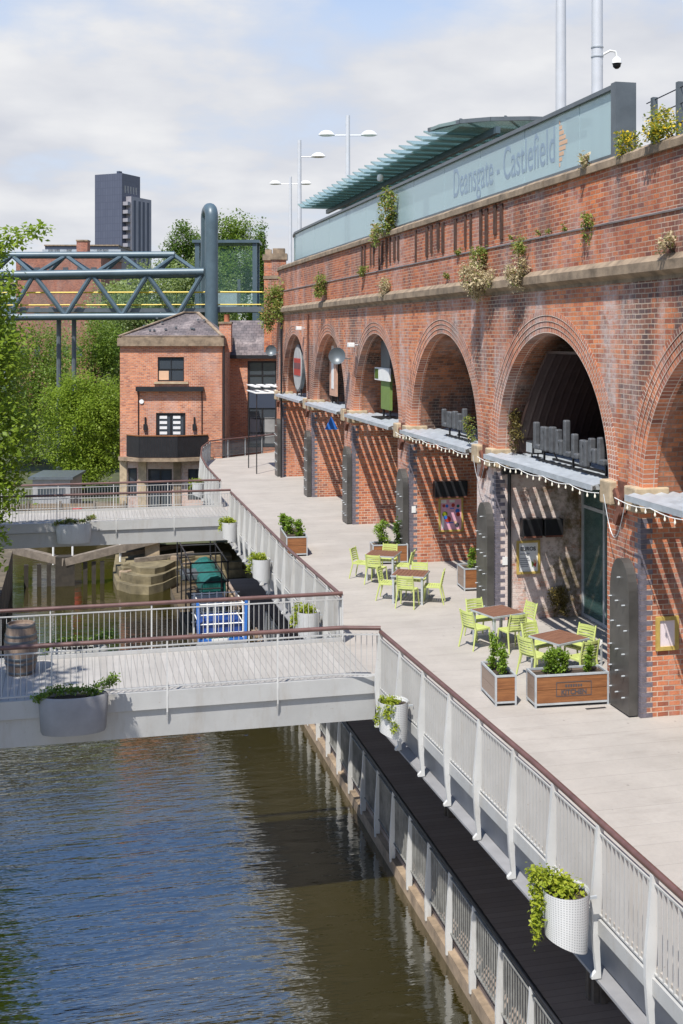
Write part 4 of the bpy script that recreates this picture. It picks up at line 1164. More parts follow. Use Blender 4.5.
def make_chair():
    t = thing('chair', 'chair', 'chair', (0,0,0), 0, 'lime green chairs around the cafe tables')
    # faces +Y (towards the table)
    st = MB(); n = 7
    for k in range(n):
        y = -.21+k*.42/n; st.box(-.215, .215, y+.004, y+.42/n-.006, .435+.012*abs(k-3)/3, .455+.012*abs(k-3)/3)
    st.box(-.225,-.205,-.22,.22,.42,.462).box(.205,.225,-.22,.22,.42,.462).box(-.205,.205,.205,.222,.42,.46)
    bevel(st.build('seat', M['lime'], t, world=False), .004)
    bk = MB()
    for k in range(6):
        z = .52+k*.058; yb = -.225-(z-.45)*.20
        pts = [(-.205, yb+.03, z), (-.10, yb-.0, z), (0, yb-.012, z), (.10, yb, z), (.205, yb+.03, z)]
        for a, b in zip(pts[:-1], pts[1:]): bk.bar(a, b, .014, .040 if k < 5 else .06)
    bk.build('backrest', M['lime'], t, world=False)
    for s in (-1, 1):
        MB().tube([(s*.245, .24, 0), (s*.215, .20, .44)], [.016, .022], 8).build('leg', M['lime'], t, world=False)
        MB().tube([(s*.245, -.30, 0), (s*.215, -.20, .44), (s*.212, -.235, .62), (s*.208, -.300, .86)], [.016, .023, .021, .016], 8).build('leg', M['lime'], t, world=False)
    return t
TABS = [('table', 9.86, 22.2, R(22), 'square slatted table behind the long KITCHEN planter', 'KITCHEN planter table'),
        ('table', 9.43, 24.6, R(16), 'square slatted table in front of the EUROS poster', 'EUROS poster table'),
        ('table', 8.70, 29.05, R(-28), 'nearer table of the far pair, in the middle of the promenade', 'nearer far table'),
        ('table', 8.72, 31.85, R(-30), 'farthest table, in front of the planter by the third pier', 'farthest table')]
ch0 = make_chair(); first = True
for (nm, x, y, rz, lb, short) in TABS:
    make_table(lb, x, y, rz)
    for k, s in enumerate(('nearest the viewer', 'on the wall side', 'on the far side', 'on the canal side')):
        a = rz - math.pi/2 + k*math.pi/2
        dist = .60+random.uniform(-.03, .05); jit = random.uniform(-.07, .07)
        px, py = x+math.cos(a)*dist-math.sin(a)*jit, y+math.sin(a)*dist+math.cos(a)*jit
        c = ch0 if first else copy_tree(ch0); first = False
        c.location = (px, py, 0); c.rotation_euler = (0, 0, a+math.pi/2+random.uniform(-.12,.12))
        c['label'] = 'lime green slatted chair ' + s + ' of the ' + short

def planter(label, x, y, rz, lx, ly, h, wood='wood_orange', side='wood_brown'):
    """front along local x (facing -Y), lx wide, ly deep"""
    t = thing('planter', label, 'planter', (x, y, 0), rz, 'timber planters with galvanised frames')
    f = MB(); e = .035; z0 = .05
    for sx in (0, lx-e):
        for sy in (0, ly-e): f.box(sx, sx+e, sy, sy+e, 0, h-e-.001)
    for z in (z0, h-e):
        f.box(e if z < h-e else 0, lx-e if z < h-e else lx, 0, e, z, z+e); f.box(e if z < h-e else 0, lx-e if z < h-e else lx, ly-e, ly, z, z+e)
        f.box(0, e, e, ly-e, z, z+e); f.box(lx-e, lx, e, ly-e, z, z+e)
    f.build('frame', M['galv_frame'], t, world=False)
    n = 2; hh = (h-e-z0-e)/n
    for (nm, args) in (('f', 0), ('b', 1), ('l', 2), ('r', 3)):
        b = MB()
        for k in range(n):
            za = z0+e+k*hh+.004; zb = za+hh-.008
            if args == 0: b.box(e, lx-e, .010, .030, za, zb)
            if args == 1: b.box(e, lx-e, ly-.03, ly-.01, za, zb)
            if args == 2: b.box(.010, .030, e, ly-e, za, zb)
            if args == 3: b.box(lx-.03, lx-.01, e, ly-e, za, zb)
        b.build('board_panel', M[wood if args in (0,) else side], t, world=False)
    MB().box(.03, lx-.03, .03, ly-.03, h-.12, h-.07).build('soil', M['soil'], t, world=False)
    return t
def shrub(label, x, y, z, r_, h, n=700, mat='leaf_box', size=.05, seed=0):
    t = thing('shrub', label, 'shrub', (x, y, z), 0, 'green shrubs in the planters')
    rr = random.Random(seed)
    bl = [(x+rr.uniform(-.35,.35)*r_, y+rr.uniform(-.35,.35)*r_, z+h*u, r_*rr.uniform(.55,.8), r_*rr.uniform(.55,.8), h*.22) for u in (.2, .35, .5, .65, .8, .92)]
    leaves('foliage', bl, n, size, M[mat], t, seed, fill=.15, droop=-.5)
    MB().tube([(x,y,z-.05),(x,y,z+h*.7)], [.015,.006], 5).build('stem', M['bark'], t)
    return t
pk = planter('long timber planter with KITCHEN stencilled on its front', 8.46, 20.13, R(-3), 1.47, .50, .62)
bx = MB()
x0, x1, z0, z1 = .42, 1.12, .20, .47
bx.box(x0,x1,.004,.009,z0,z0+.012).box(x0,x1,.004,.009,z1-.012,z1).box(x0,x0+.012,.004,.009,z0+.012,z1-.012).box(x1-.012,x1,.004,.009,z0+.012,z1-.012)
bx.build('stencil_frame', M['ink'], pk, world=False)
me = text_mesh('KITCHEN', .13, .50, .004)
place_text('lettering', me, mx(.52, .235, .004), M['ink'], pk)
dz = MB()
for k in range(7): dz.box(.60+k*.05, .60+k*.05+.03, .004, .009, .375, .42)
dz.build('faint_lettering', M['ink'], pk, world=False)
for i, (dx, r_, h, s) in enumerate(((.36,.17,.50,'left box shrub in the long KITCHEN planter'), (.66,.18,.48,'middle box shrub in the long KITCHEN planter'), (.52,.14,.44,'small box shrub between the left two in the KITCHEN planter'), (1.22,.13,.50,'slim box shrub at the right end of the KITCHEN planter'))):
    shrub(s, 8.46+dx, 20.37, .52, r_, h, 800, seed=40+i)
planter('small deep timber planter left of the KITCHEN planter', 7.78, 20.42, R(-4), .42, .98, .58)
for i, (dx, dy, r_, h, s) in enumerate(((.22,.25,.16,.58,'bushy front shrub in the small planter left of KITCHEN'), (.20,.62,.15,.70,'taller rear shrub in the small planter left of KITCHEN'))):
    shrub(s, 7.78+dx, 20.42+dy, .48, r_, h, 850, seed=50+i)
planter('timber planter with three shrubs against the promenade railing', 6.62, 35.75, R(-4), .68, 1.9, .62)
for i, (dx, dy, s) in enumerate(((.48,.3,'nearest shrub in the planter against the railing'), (.28,.95,'middle shrub in the planter against the railing'), (.25,1.6,'farthest shrub in the planter against the railing'))):
    shrub(s, 6.62+dx, 35.75+dy, .52, .24, .55, 700, size=.07, seed=60+i)
planter('timber planter beside the far tables by the third pier', 8.95, 33.9, R(-6), 1.1, .6, .6)
shrub('large bright shrub in the planter by the far tables', 9.25, 34.2, .5, .36, .75, 900, size=.07, seed=70)
shrub('darker slim shrub at the right of the planter by the far tables', 9.85, 34.2, .5, .22, .75, 600, 'leaf_dark', .07, 71)
planter('narrow timber planter half hidden behind the second pier door', 10.45, 29.8, R(-4), .62, .75, .62)
shrub('single shrub in the half hidden planter behind the pier door', 10.8, 30.1, .52, .2, .6, 600, size=.06, seed=72)
o = MB().box(9.38,9.78,19.86,19.93,.001,.006).build('drain_grate', M['black']); tag(o, 'narrow dark drain slot in the paving before the KITCHEN planter', 'drain')
# folding board by the near glass screen
t = thing('sign_board', 'small white folding board leaning near the glass screen', 'board', (10.75, 22.35, 0), R(25))
MB().face([(-.22,-.02,.25),(.22,-.02,.48),(.22,.0,.56),(-.22,.0,.33)]).face([(-.22,.01,.25),(.22,.01,.48),(.22,.03,.56),(-.22,.03,.33)]).build('panel', M['white'], t, world=False)
MB().bar((-.2,0,0),(-.2,0,.3),.03).bar((.2,0,0),(.2,0,.5),.03).build('legs', M['galv_frame'], t, world=False)

# round hanging planters on the promenade railing
def hanging(label, x, y, n=900, seed=0, mat='leaf_lime', spread=1.0, trail=.6):
    t = thing('hanging_planter', label, 'planter', (x, y, -.36), 0, 'pale round planters hung outside the promenade railing')
    p = MB(); 
    n_ = 28
    for k in range(n_):
        a, b = 2*math.pi*k/n_, 2*math.pi*(k+1)/n_
        zb = lambda t_: -.16*math.cos(t_)-.0
        q = lambda t_, r_, z: (r_*math.cos(t_), r_*math.sin(t_), z)
        p.face([q(a,.25,.05+zb(a)*.6), q(b,.25,.05+zb(b)*.6), q(b,.28,.70), q(a,.28,.70)], uv=[(a*.27,0),(b*.27,0),(b*.27,.7),(a*.27,.7)], smooth=True)
        p.face([q(a,.26,.62), q(b,.26,.62), q(b,.28,.70), q(a,.28,.70)], smooth=True)
    p.face([(.25*math.cos(2*math.pi*k/n_), .25*math.sin(2*math.pi*k/n_), .05-.096*math.cos(2*math.pi*k/n_)) for k in range(n_)])
    p.build('pot', M['perf'], t, world=False)
    MB().lathe([(0,.63),(.26,.63)], 20).build('soil', M['soil'], t, world=False)
    MB().bar((.2,.12,.62),(.34,.12,.62),.03).bar((.2,-.12,.62),(.34,-.12,.62),.03).build('bracket', M['galv_frame'], t, world=False)
    return t
def perf():
    m, nt, b, _ = newmat('perforated_steel')
    uv = N(nt, 'ShaderNodeUVMap')
    vo = N(nt, 'ShaderNodeTexVoronoi', feature='F1'); vo.inputs['Scale'].default_value = 30; vo.inputs['Randomness'].default_value = 0
    nt.links.new(uv.outputs[0], vo.inputs['Vector'])
    h = math_(nt, 'LESS_THAN', vo.outputs['Distance'], .27)
    c = mix(nt, h, (.62,.62,.61), (.36,.36,.36)); c = mix(nt, math_(nt,'MULTIPLY',ramp(nt, noise(nt,3,5),.4,.7),.2), c, (.4,.39,.36))
    nt.links.new(c, b.inputs['Base Color']); b.inputs['Roughness'].default_value = .5; b.inputs['Metallic'].default_value = .1
    return m
M['perf'] = perf()
HP = [(5.80,12.85,'nearest round hanging planter with long yellow green trailing plant','trailing yellow green plant in the nearest hanging planter'),
      (5.72,20.2,'round hanging planter beside the near footbridge corner','bright trailing plant in the hanging planter at the bridge corner'),
      (5.58,27.2,'round hanging planter just behind the near footbridge','bright plant in the hanging planter just behind the near footbridge'),
      (5.52,33.9,'round hanging planter midway between the two footbridges','bright plant in the hanging planter midway between the bridges'),
      (5.50,40.8,'farthest round hanging planter, beside the far footbridge','bright plant in the hanging planter beside the far footbridge'),
      (5.6,52.2,'round hanging planter beyond the far footbridge by the house','bright plant in the hanging planter by the brick house')]
h0 = None
for i, (x, y, s, s2) in enumerate(HP):
    if h0 is None: h = h0 = hanging(s, x, y)
    else:
        h = copy_tree(h0); h.location = (x, y, -.36); h['label'] = s
    t = thing('trailing_plant', s2, 'plant', (x, y, .2), 0, 'trailing plants in the hanging planters')
    bl = [(x-.02, y, .30, .26, .26, .17), (x-.20, y+.16, .36, .22, .24, .20), (x-.33, y+.10, .12, .13, .2, .22), (x+.06, y+.1, .34, .2, .2, .12)]
    if i == 0: bl += [(x-.36, y+.05, -.10, .10, .16, .2), (x-.40, y+.0, -.30, .06, .08, .14), (x-.30, y+.2, .45, .2, .2, .14)]
    elif i == 1: bl = [(x-.06, y, .30, .25, .25, .16), (x-.1, y-.2, .2, .16, .12, .25), (x-.3, y, .05, .08, .1, .2), (x-.05, y-.27, -.05, .1, .06, .14)]
    else: bl += [(x, y-.1, .42, .2, .2, .16)]
    leaves('foliage', bl, 1500 if i == 0 else 1000, .058 if i < 2 else .07, M['leaf_lime'], t, 80+i, fill=.3, droop=.3)
# oval troughs on the bridges
def trough(label, lab2, x, y, mat, seed, zb):
    t = thing('oval_planter', label, 'planter', (x, y, zb))
    p = MB().lathe([(0,0),(.58,.0),(.60,.05),(.64,.66),(.60,.70),(.56,.62)], 36, 0, 0, 1, .45)
    p.build('tub', mat, t, world=False)
    MB().lathe([(0,.62),(.57,.62)], 24, 0, 0, 1, .45).build('soil', M['soil'], t, world=False)
    MB().bar((-.4,.25,.6),(-.4,.45,.6),.04).bar((.4,.25,.6),(.4,.45,.6),.04).build('bracket', M['dark_steel'], t, world=False)
    q = thing('bedding_plant', lab2, 'plant', (x, y, zb+.74))
    rr = random.Random(seed)
    bl = [(x-.55+k*.18, y+rr.uniform(-.1,.1), zb+.74+rr.uniform(0,.08)+(.1 if k > 5 else 0), .16, .16, .10+(.05 if k > 5 else 0)) for k in range(8)] + [(x-.66,y-.05,zb+.68,.14,.1,.1)]
    leaves('foliage', bl, 1300, .06, M['leaf_wall' if seed == 91 else 'leaf_mid'], q, seed, fill=.2)
trough('large dark grey oval planter hung on the near footbridge', 'low green bedding plants in the dark oval planter', .05, 22.03, M['paint_mid'], 90, -.40)
trough('pale grey oval planter hung on the far footbridge', 'low green bedding plants in the pale oval planter', .10, 42.93, M['paint_post'], 91, -.55)
trough('grey oval planter hung on the rear of the near footbridge', 'low green plants showing behind the rear bridge railing', .15, 25.78, M['paint_lo'], 92, -.5)
# barrel
t = thing('barrel', 'weathered oak barrel standing on the near footbridge', 'barrel', (-1.0, 24.5, .065))
MB().lathe([(0,0),(.27,0),(.31,.2),(.345,.5),(.31,.82),(.275,1.02),(.255,1.02),(.25,.97),(0,.97)], 26).build('staves', M['oak'], t, world=False)
for z, r_ in ((.05,.283),(.24,.323),(.34,.335),(.68,.333),(.80,.318),(.99,.286)):
    MB().lathe([(r_,z-.025),(r_+.004,z-.02),(r_+.004,z+.02),(r_-.002,z+.025)], 26).build('hoop', M['dark_steel'], t, world=False)
# wrapped bench-like long pale box seen through the rear railing
#FAR
# ------------------------------------------------------------------ boat
t = thing('work_boat', 'moored work boat with scaffold frame and blue and teal tarpaulins', 'boat', (5.5, 47.5, WATER))
hl = MB(); out = [(4.55,43.0),(6.45,43.0),(6.55,44),(6.55,53.2),(6.1,54.0),(4.9,54.0),(4.45,53.2),(4.45,44)]
for k in range(8):
    (xa,ya),(xb,yb) = out[k], out[(k+1) % 8]
    hl.face([(xa,ya,WATER-.2),(xb,yb,WATER-.2),(xb,yb,WATER+.42),(xa,ya,WATER+.42)])
hl.face([(x,y,WATER+.30) for x, y in out]); hl.build('hull', M['wood_old'], t)
MB().box(4.55,6.45,42.94,43.0,WATER+.1,WATER+.48).build('stern_board', M['sand_wall'], t)
sc = MB(); zt = -2.2
for y in (43.3, 45.2):
    for x in (4.7, 5.0, 5.3, 5.6, 5.9, 6.35): sc.tube([(x,y,WATER+.3),(x,y,-3.1)], .025, 6)
    for z in (WATER+.75, WATER+1.1, WATER+1.45, -3.15): sc.tube([(4.6,y,z),(6.5,y,z)], .025, 6)
for x in (4.7, 6.35):
    for z in (WATER+1.1, -3.15): sc.tube([(x,43.3,z),(x,45.2,z)], .025, 6)
sc.build('white_scaffold', M['white'], t)
sd = MB()
for y in (46.5, 48.5, 50.5, 52.5):
    for x in (4.7, 6.2): sd.tube([(x,y,WATER+.3),(x,y,zt)], .035, 6)
    for z in (zt, -3.0, -3.7): sd.tube([(4.65,y,z),(6.25,y,z)], .03, 6)
for x in (4.7, 6.2):
    for z in (zt, -3.0): sd.tube([(x,46.5,z),(x,52.5,z)], .03, 6)
sd.build('dark_scaffold', M['black'], t)
MB().box(4.75,6.3,43.35,44.9,WATER+.42,WATER+1.12).build('blue_tarpaulin', M['blue_tarp'], t)
MB().box(5.0,5.9,43.25,43.33,WATER+.35,WATER+.72).build('teal_tarpaulin', M['teal_tarp'], t)
MB().prism([(5.35,-3.95),(6.4,-3.95),(6.4,-3.4),(6.05,-3.2),(5.75,-3.25),(5.4,-3.55)], 'y', 48.6, 53.0).build('teal_tarpaulin', M['teal_tarp'], t)
MB().bar((4.68,43.2,WATER+.2),(4.62,43.22,-3.0),.10).bar((6.42,43.2,WATER+.2),(6.46,43.22,-3.0),.10).box(4.7,6.4,43.19,43.24,WATER+.42,WATER+.56).build('blue_edge', M['blue'], t)
MB().box(5.15,5.75,43.15,43.187,WATER+.40,WATER+.58).build('white_board', M['paper'], t)
MB().box(4.8,6.1,46.2,47.6,-4.1,-3.75).build('grey_crate', M['paint_lo'], t)
MB().box(4.75,6.1,50.5,51.9,-3.75,-3.5).build('dark_cover', M['dark_steel'], t)

# ------------------------------------------------------------------ lock gates, lock side
t = thing('lock_gate', 'pair of timber lock gates with sloping balance beams', 'lock gate', (-.3, 56.3, WATER))
cx0 = CF((65-341.5)/1150*55, 55); lx = CF((6-341.5)/1150*56, 56); rx = CF((163-341.5)/1150*56.5, 56.5)
MB().bar((cx0[0],cx0[1],-3.85),(lx[0],lx[1],-3.35),.32,.36).build('balance_beam', M['wood_grey'], t)
MB().bar((cx0[0],cx0[1],-3.85),(rx[0],rx[1],-2.95),.32,.36).build('balance_beam', M['wood_grey'], t)
for dx in (-1.8, -1.2, -.75, -.25, .25, .95, 1.35, 1.75):
    MB().box(cx0[0]+dx-.10, cx0[0]+dx+.10, cx0[1]+.10, cx0[1]+.32, WATER-.4, -3.95).build('pile', M['pile'], t)
MB().box(cx0[0]-.45, cx0[0]+.45, cx0[1]-.1, cx0[1]+.5, WATER-.4, -3.6).build('mitre_post', M['pile'], t)
for k, dx in enumerate((-.55, .35, 2.6)):
    MB().tube([(cx0[0]+dx, cx0[1]+.2, -4), (cx0[0]+dx, cx0[1]+.2, -2.9)], .05, 6).build('handrail_post', M['white'], t)
# lock side wall on the right
t = thing('lock_wall', 'low stone lock wall between the gates and the brick house', 'wall', (4.5, 57, WATER))
lw = [(2.0,57.5),(2.1,55.2),(2.7,54.1),(3.5,53.7),(4.2,54.3),(4.9,55.6),(6.2,56.4),(8.5,56.6),(8.5,62),(2.3,62)]
mb = MB(); r = random.Random(2)
for z0, z1, ins in ((WATER-.5,-4.62,0),(-4.62,-4.25,.30),(-4.25,-3.98,.75)):
    c = (5,58.5); p = [(x+(c[0]-x)*ins*.25+r.uniform(-.1,.1)*(ins > 0), y+(c[1]-y)*ins*.25+r.uniform(-.1,.1)*(ins > 0)) for x, y in lw]
    mb.prism(p, 'z', z0, z1)
mb.build('coursed_stone', M['bank_stone'], t)
o = bevel(MB().box(3.55,4.25,57.0,57.6,-3.99,-3.1).build('stone_block', M['stone_warm']), .04); tag(o, 'square sandstone block on the lock side', 'stone block')
for k in range(16):
    u = r.random(); x = 2.5+u*3.4; yy = 54.6+abs(x-3.3)*.75+r.uniform(0,1.6)
    zz0 = -4.0 if yy > 55.6+abs(x-3.3)*.6 else -4.3
    o = bevel(MB().box(-.5*r.uniform(.3,.7), .5*r.uniform(.3,.7), -.2, .25, -.2, r.uniform(.08,.26)).build('stone', M['bank_stone' if k % 3 else 'stone'], t, world=False), .05)
    o.location = (x-4.5, yy-57, zz0-WATER); o.rotation_euler = (r.uniform(-.1,.1), r.uniform(-.1,.1), r.uniform(-.8,.8))
for (a, b_) in (((2.4,57.2,-3.75),(6.6,58.3,-3.45)), ((3.0,56.4,-3.9),(5.9,57.0,-3.8))):
    MB().bar(a, b_, .2, .2).build('timber_baulk', M['wood_grey'], t)
# objects beyond the far bridge, on the lock side (left)
t = thing('timber_fence', 'low timber fence panel behind the far footbridge at left', 'fence', CF(-14.0, 61, GROUND), -YAW)
MB().box(-2.6, 2.6, 0, .08, .35, 1.35).build('boards', M['fence_grey'], t, world=False)
for x in (-2.6, -.9, .9, 2.5): MB().box(x-.06, x+.06, -.08, -.002, 0, 1.5).build('post', M['wood_grey'], t, world=False)
t = thing('shed', 'grey rendered shed half hidden by the hedge at left', 'shed', CF(-16.8, 67, GROUND), -YAW)
MB().box(-1.2, 1.0, 0, 3, 0, 1.9).build('wall', M['sand_wall'], t, world=False)
MB().box(-1.4, 1.2, -.25, 3.2, 1.9, 2.05).build('roof', M['dark_steel'], t, world=False)
MB().box(-.9, .7, -.03, -.001, .9, 1.4).build('window', M['win'], t, world=False)
o = bevel(MB().lathe([(0,0),(.22,0),(.28,.45),(.26,.5),(0,.48)], 16).build('red_pot', M['red']), .01); o.location = CF(-13.9, 60.5, GROUND+1.38); o.location.z = GROUND+1.38
o.location.z = GROUND; o.scale = (1,1,2.4); tag(o, 'red tub standing beyond the far footbridge', 'tub')

# ------------------------------------------------------------------ brick house beyond the canal
def holes_wall(mb, x0, x1, z0, z1, holes, y=0, depth=.14):
    xs = sorted({x0, x1, *[h[0] for h in holes], *[h[1] for h in holes]}); zs = sorted({z0, z1, *[h[2] for h in holes], *[h[3] for h in holes]})
    for xa, xb in zip(xs[:-1], xs[1:]):
        for za, zb in zip(zs[:-1], zs[1:]):
            cx, cz = (xa+xb)/2, (za+zb)/2
            if any(h[0] < cx < h[1] and h[2] < cz < h[3] for h in holes): continue
            mb.face([(xa,y,za),(xb,y,za),(xb,y,zb),(xa,y,zb)])
    for a, b, c, d in holes:
        mb.face([(a,y,c),(a,y+depth,c),(a,y+depth,d),(a,y,d)]); mb.face([(b,y,c),(b,y+depth,c),(b,y+depth,d),(b,y,d)])
        mb.face([(a,y,c),(b,y,c),(b,y+depth,c),(a,y+depth,c)]); mb.face([(a,y,d),(b,y,d),(b,y+depth,d),(a,y+depth,d)])
    return mb
def window(par, a, b, c, d, y, nx, nz, name='window', fm='black', bar=.045):
    f = MB()
    f.box(a,b,y-.05,y+.03,c,c+bar*1.3).box(a,b,y-.05,y+.03,d-bar*1.3,d).box(a,a+bar*1.3,y-.05,y+.03,c+bar*1.3,d-bar*1.3).box(b-bar*1.3,b,y-.05,y+.03,c+bar*1.3,d-bar*1.3)
    for k in range(1, nx):
        x = a+(b-a)*k/nx; f.box(x-bar/2,x+bar/2,y-.04,y+.02,c+bar*1.3,d-bar*1.3)
    for k in range(1, nz):
        z = c+(d-c)*k/nz; f.box(a+bar*1.3,b-bar*1.3,y-.035,y+.015,z-bar/2,z+bar/2)
    o = f.build(name, M[fm], par, world=False)
    MB().box(a+.02, b-.02, y, y+.012, c+.02, d-.02).build('pane', M['win'], o, world=False)
    return o
HD = 66; K = HD/1150
hx = lambda px: (px-171)*K
hz = lambda py: 7-(py-335)*K - 0.0
Hh = thing('brick_house', 'square red brick house with slate hipped roof and black balcony', 'house', CF((171-341.5)*K, HD, 0), -YAW)
x0, x1 = hx(120), hx(222); gz = GROUND
Hole = [(hx(157.7),hx(184),hz(381.4),hz(357)), (hx(156),hx(185.5),hz(438),hz(413))]
HoleL = [(hx(148),hx(172),gz+.05,hz(469)), (hx(128),hx(137),hz(496),hz(468)), (hx(188),hx(203),hz(500),hz(469))]
zsplit = hz(458)
mb = holes_wall(MB(), x0, x1, zsplit, hz(346), Hole)
mb.box(x0, x1, .0, 6.0, zsplit, hz(346), skip='f'); mb.build('wall', M['brick_house'], Hh, world=False)
mb = holes_wall(MB(), x0, x1, gz, zsplit, HoleL); mb.box(x0, x1, 0, 6.0, gz, zsplit-.003, skip='f')
mb.build('ground_floor_wall', M['brick_house_low'], Hh, world=False)
for a, b in ((120,127),(138.5,146.5),(173.5,181),(204,212)):
    MB().box(hx(a), hx(b), -.10, -.003, gz, zsplit-.06).build('stone_pilaster', M['stone_warm'] if a != 173.5 else M['stone'], Hh, world=False)
MB().box(x0-.12, x1+.12, -.22, 6.1, hz(346), hz(338)).box(x0-.03, x1+.03, -.1, 6.05, hz(338), hz(335.5)).build('cornice', M['stone'], Hh, world=False)
rf = MB(); zb, za = hz(336.5), hz(311.5); xa, xb, ya, yb = x0-.05, x1+.05, -.12, 6.05
A, B = (hx(177),3.0,za), (hx(190),3.4,za)
rf.face([(xa,ya,zb),(xb,ya,zb),B,A]); rf.face([(xb,ya,zb),(xb,yb,zb),B]); rf.face([(xb,yb,zb),(xa,yb,zb),A,B]); rf.face([(xa,yb,zb),(xa,ya,zb),A])
rf.build('roof', M['slate'], Hh, world=False)
MB().bar((xa,ya,zb+.03),(A[0],A[1],A[2]+.03),.2,.06).bar((xb,ya,zb+.03),(B[0],B[1],B[2]+.03),.2,.06).bar((A[0],A[1],A[2]+.03),(B[0],B[1],B[2]+.03),.2,.06).build('ridge_tiles', M['stone'], Hh, world=False)
rg_ = random.Random(4); 
for k in range(11):
    u = rg_.random(); px = 135+70*u; zz_ = rg_.uniform(.15,.75); yb_ = -.12+zz_*3.1
    MB().box(hx(px), hx(px)+.12, yb_-.02, yb_+.12, zb+(za-zb)*zz_+.03, zb+(za-zb)*zz_+.12).build('vent_tile', M['dark_steel'], Hh, world=False)
ck = MB().box(hx(217), hx(229), 1.2, 2.0, zb-.9, hz(323.5)).build('chimney', M['brick_house'], Hh, world=False)
MB().box(hx(216.3), hx(229.7), 1.14, 2.06, hz(323.5), hz(321.5)).build('chimney_cap', M['stone'], ck, world=False)
MB().lathe([(.17,hz(321.5)),(.15,hz(315)),(.18,hz(314)),(.12,hz(314))], 10, hx(224), 1.6).build('chimney_pot', M['terracotta'], ck, world=False)
w1 = window(Hh, *Hole[0], .12, 2, 2); MB().box(Hole[0][0]-.2, Hole[0][1]+.25, -.10, -.003, Hole[0][2]-.14, Hole[0][2]-.01).build('sill', M['stone_warm'], w1, world=False)
MB().box(Hole[0][0]+.06, Hole[0][0]+.62, .075, .10, Hole[0][2]+.08, Hole[0][2]+.6).build('blind', M['orange'], w1, world=False)
w2 = window(Hh, *Hole[1], .12, 2, 1, 'french_window', bar=.10)
for a in (Hole[1][0]+.2, (Hole[1][0]+Hole[1][1])/2+.12): 
    cu = MB()
    for k in range(4): cu.box(a, a+.42, .09, .10, Hole[1][2]+.2+k*.3, Hole[1][2]+.36+k*.3)
    cu.build('curtain', M['paper'], w2, world=False)
MB().box(hx(136.6), hx(204), -.32, -.003, hz(391), hz(386.5)).build('hood', M['black'], Hh, world=False)
for px in (138.5, 202): MB().tube([(hx(px),-.05,hz(391)),(hx(px),-.05,hz(435))], .03, 6).build('hood_rod', M['black'], Hh, world=False)
for px in (145.5, 194.5):
    o = MB().box(hx(px)-.10, hx(px)+.10, -.16, -.01, hz(430), hz(424)).tube([(hx(px),-.06,hz(424)),(hx(px),-.06,hz(417))], .05, 8).build('wall_lantern', M['black'], Hh, world=False)
disc_ = MB().prism([(hx(141.7)+.13*math.cos(k*.5236), hz(401.5)+.13*math.sin(k*.5236)) for k in range(12)], 'y', -.06, -.003).build('alarm_box', M['white'], Hh, world=False)
# bowed balcony
bp = [(hx(127),-.06),(hx(142),-.85),(hx(180),-.85),(hx(208),-.06)]
sl = MB(); sl.prism([(bp[0][0]-.5,-.003),(bp[0][0]-.4,-.25),(bp[1][0],-.95),(bp[2][0],-.95),(bp[3][0]+.3,-.2),(bp[3][0]+.3,-.003)], 'z', hz(460), hz(456.5)); ba = sl.build('balcony', M['stone'], Hh, world=False)
for (a, b) in zip(bp[:-1], bp[1:]):
    q = MB(); n = 14
    for k in range(n):
        u0, u1 = k/n, (k+1)/n-.003
        pa = (a[0]+(b[0]-a[0])*u0, a[1]+(b[1]-a[1])*u0); pb = (a[0]+(b[0]-a[0])*u1, a[1]+(b[1]-a[1])*u1)
        q.bar((pa[0],pa[1],(hz(456)+hz(435))/2), (pb[0],pb[1],(hz(456)+hz(435))/2), .05, hz(435)-hz(456))
    q.build('balustrade_panel', M['black'], ba, world=False)
    MB().bar((a[0],a[1],hz(434.6)),(b[0],b[1],hz(434.6)),.12,.05).build('balcony_rail', M['wood_orange'], ba, world=False)
window(Hh, *HoleL[0], .12, 2, 2, 'door', bar=.08); window(Hh, *HoleL[1], .12, 1, 2); window(Hh, *HoleL[2], .12, 2, 1)
MB().tube([(hx(224),-.06,hz(346)),(hx(224),-.06,hz(458))], .05, 8).build('downpipe', M['black'], Hh, world=False)
# annex with tall glazing
AD = 71; KA = AD/1150
ax = lambda px: (px-252)*KA
azz = lambda py: 7-(py-335)*KA
An = thing('annex', 'low brick annex with tall dark glazing between house and viaduct', 'building', CF((252-341.5)*KA, AD, 0), -YAW)
hl_ = [(ax(247.5), ax(277), .05, azz(361))]
mb = holes_wall(MB(), ax(222), ax(281), GROUND, azz(356), hl_); mb.box(ax(222), ax(281), 0, 5, GROUND, azz(356)-.003, skip='f'); mb.build('wall', M['brick_house'], An, world=False)
g_ = window(An, *hl_[0], .12, 2, 6, 'glazed_screen', bar=.09)
MB().box(hl_[0][0]+.1, hl_[0][1]-.1, .06, .09, azz(408), azz(392)).build('spandrel', M['navy_clad'], g_, world=False)
MB().box(hl_[0][0]+.15, hl_[0][0]+.75, .085, .10, .3, 1.9).box(hl_[0][0]+1.05, hl_[0][1]-.15, .085, .10, .3, 1.9).build('blind', M['sand_wall'], g_, world=False)
MB().face([(ax(220),-.25,azz(356)),(ax(282),-.25,azz(356)),(ax(282),2.6,azz(320)),(ax(220),2.6,azz(320))]).face([(ax(220),5.4,azz(356)),(ax(282),5.4,azz(356)),(ax(282),2.6,azz(320)),(ax(220),2.6,azz(320))]).build('roof', M['slate'], An, world=False)
MB().box(ax(226), ax(282), -.32, -.2, azz(358.5), azz(355)).build('gutter', M['black'], An, world=False)
MB().box(ax(266), ax(277), .6, 1.5, azz(350), azz(322)).build('roof_vent', M['galv_frame'], An, world=False)

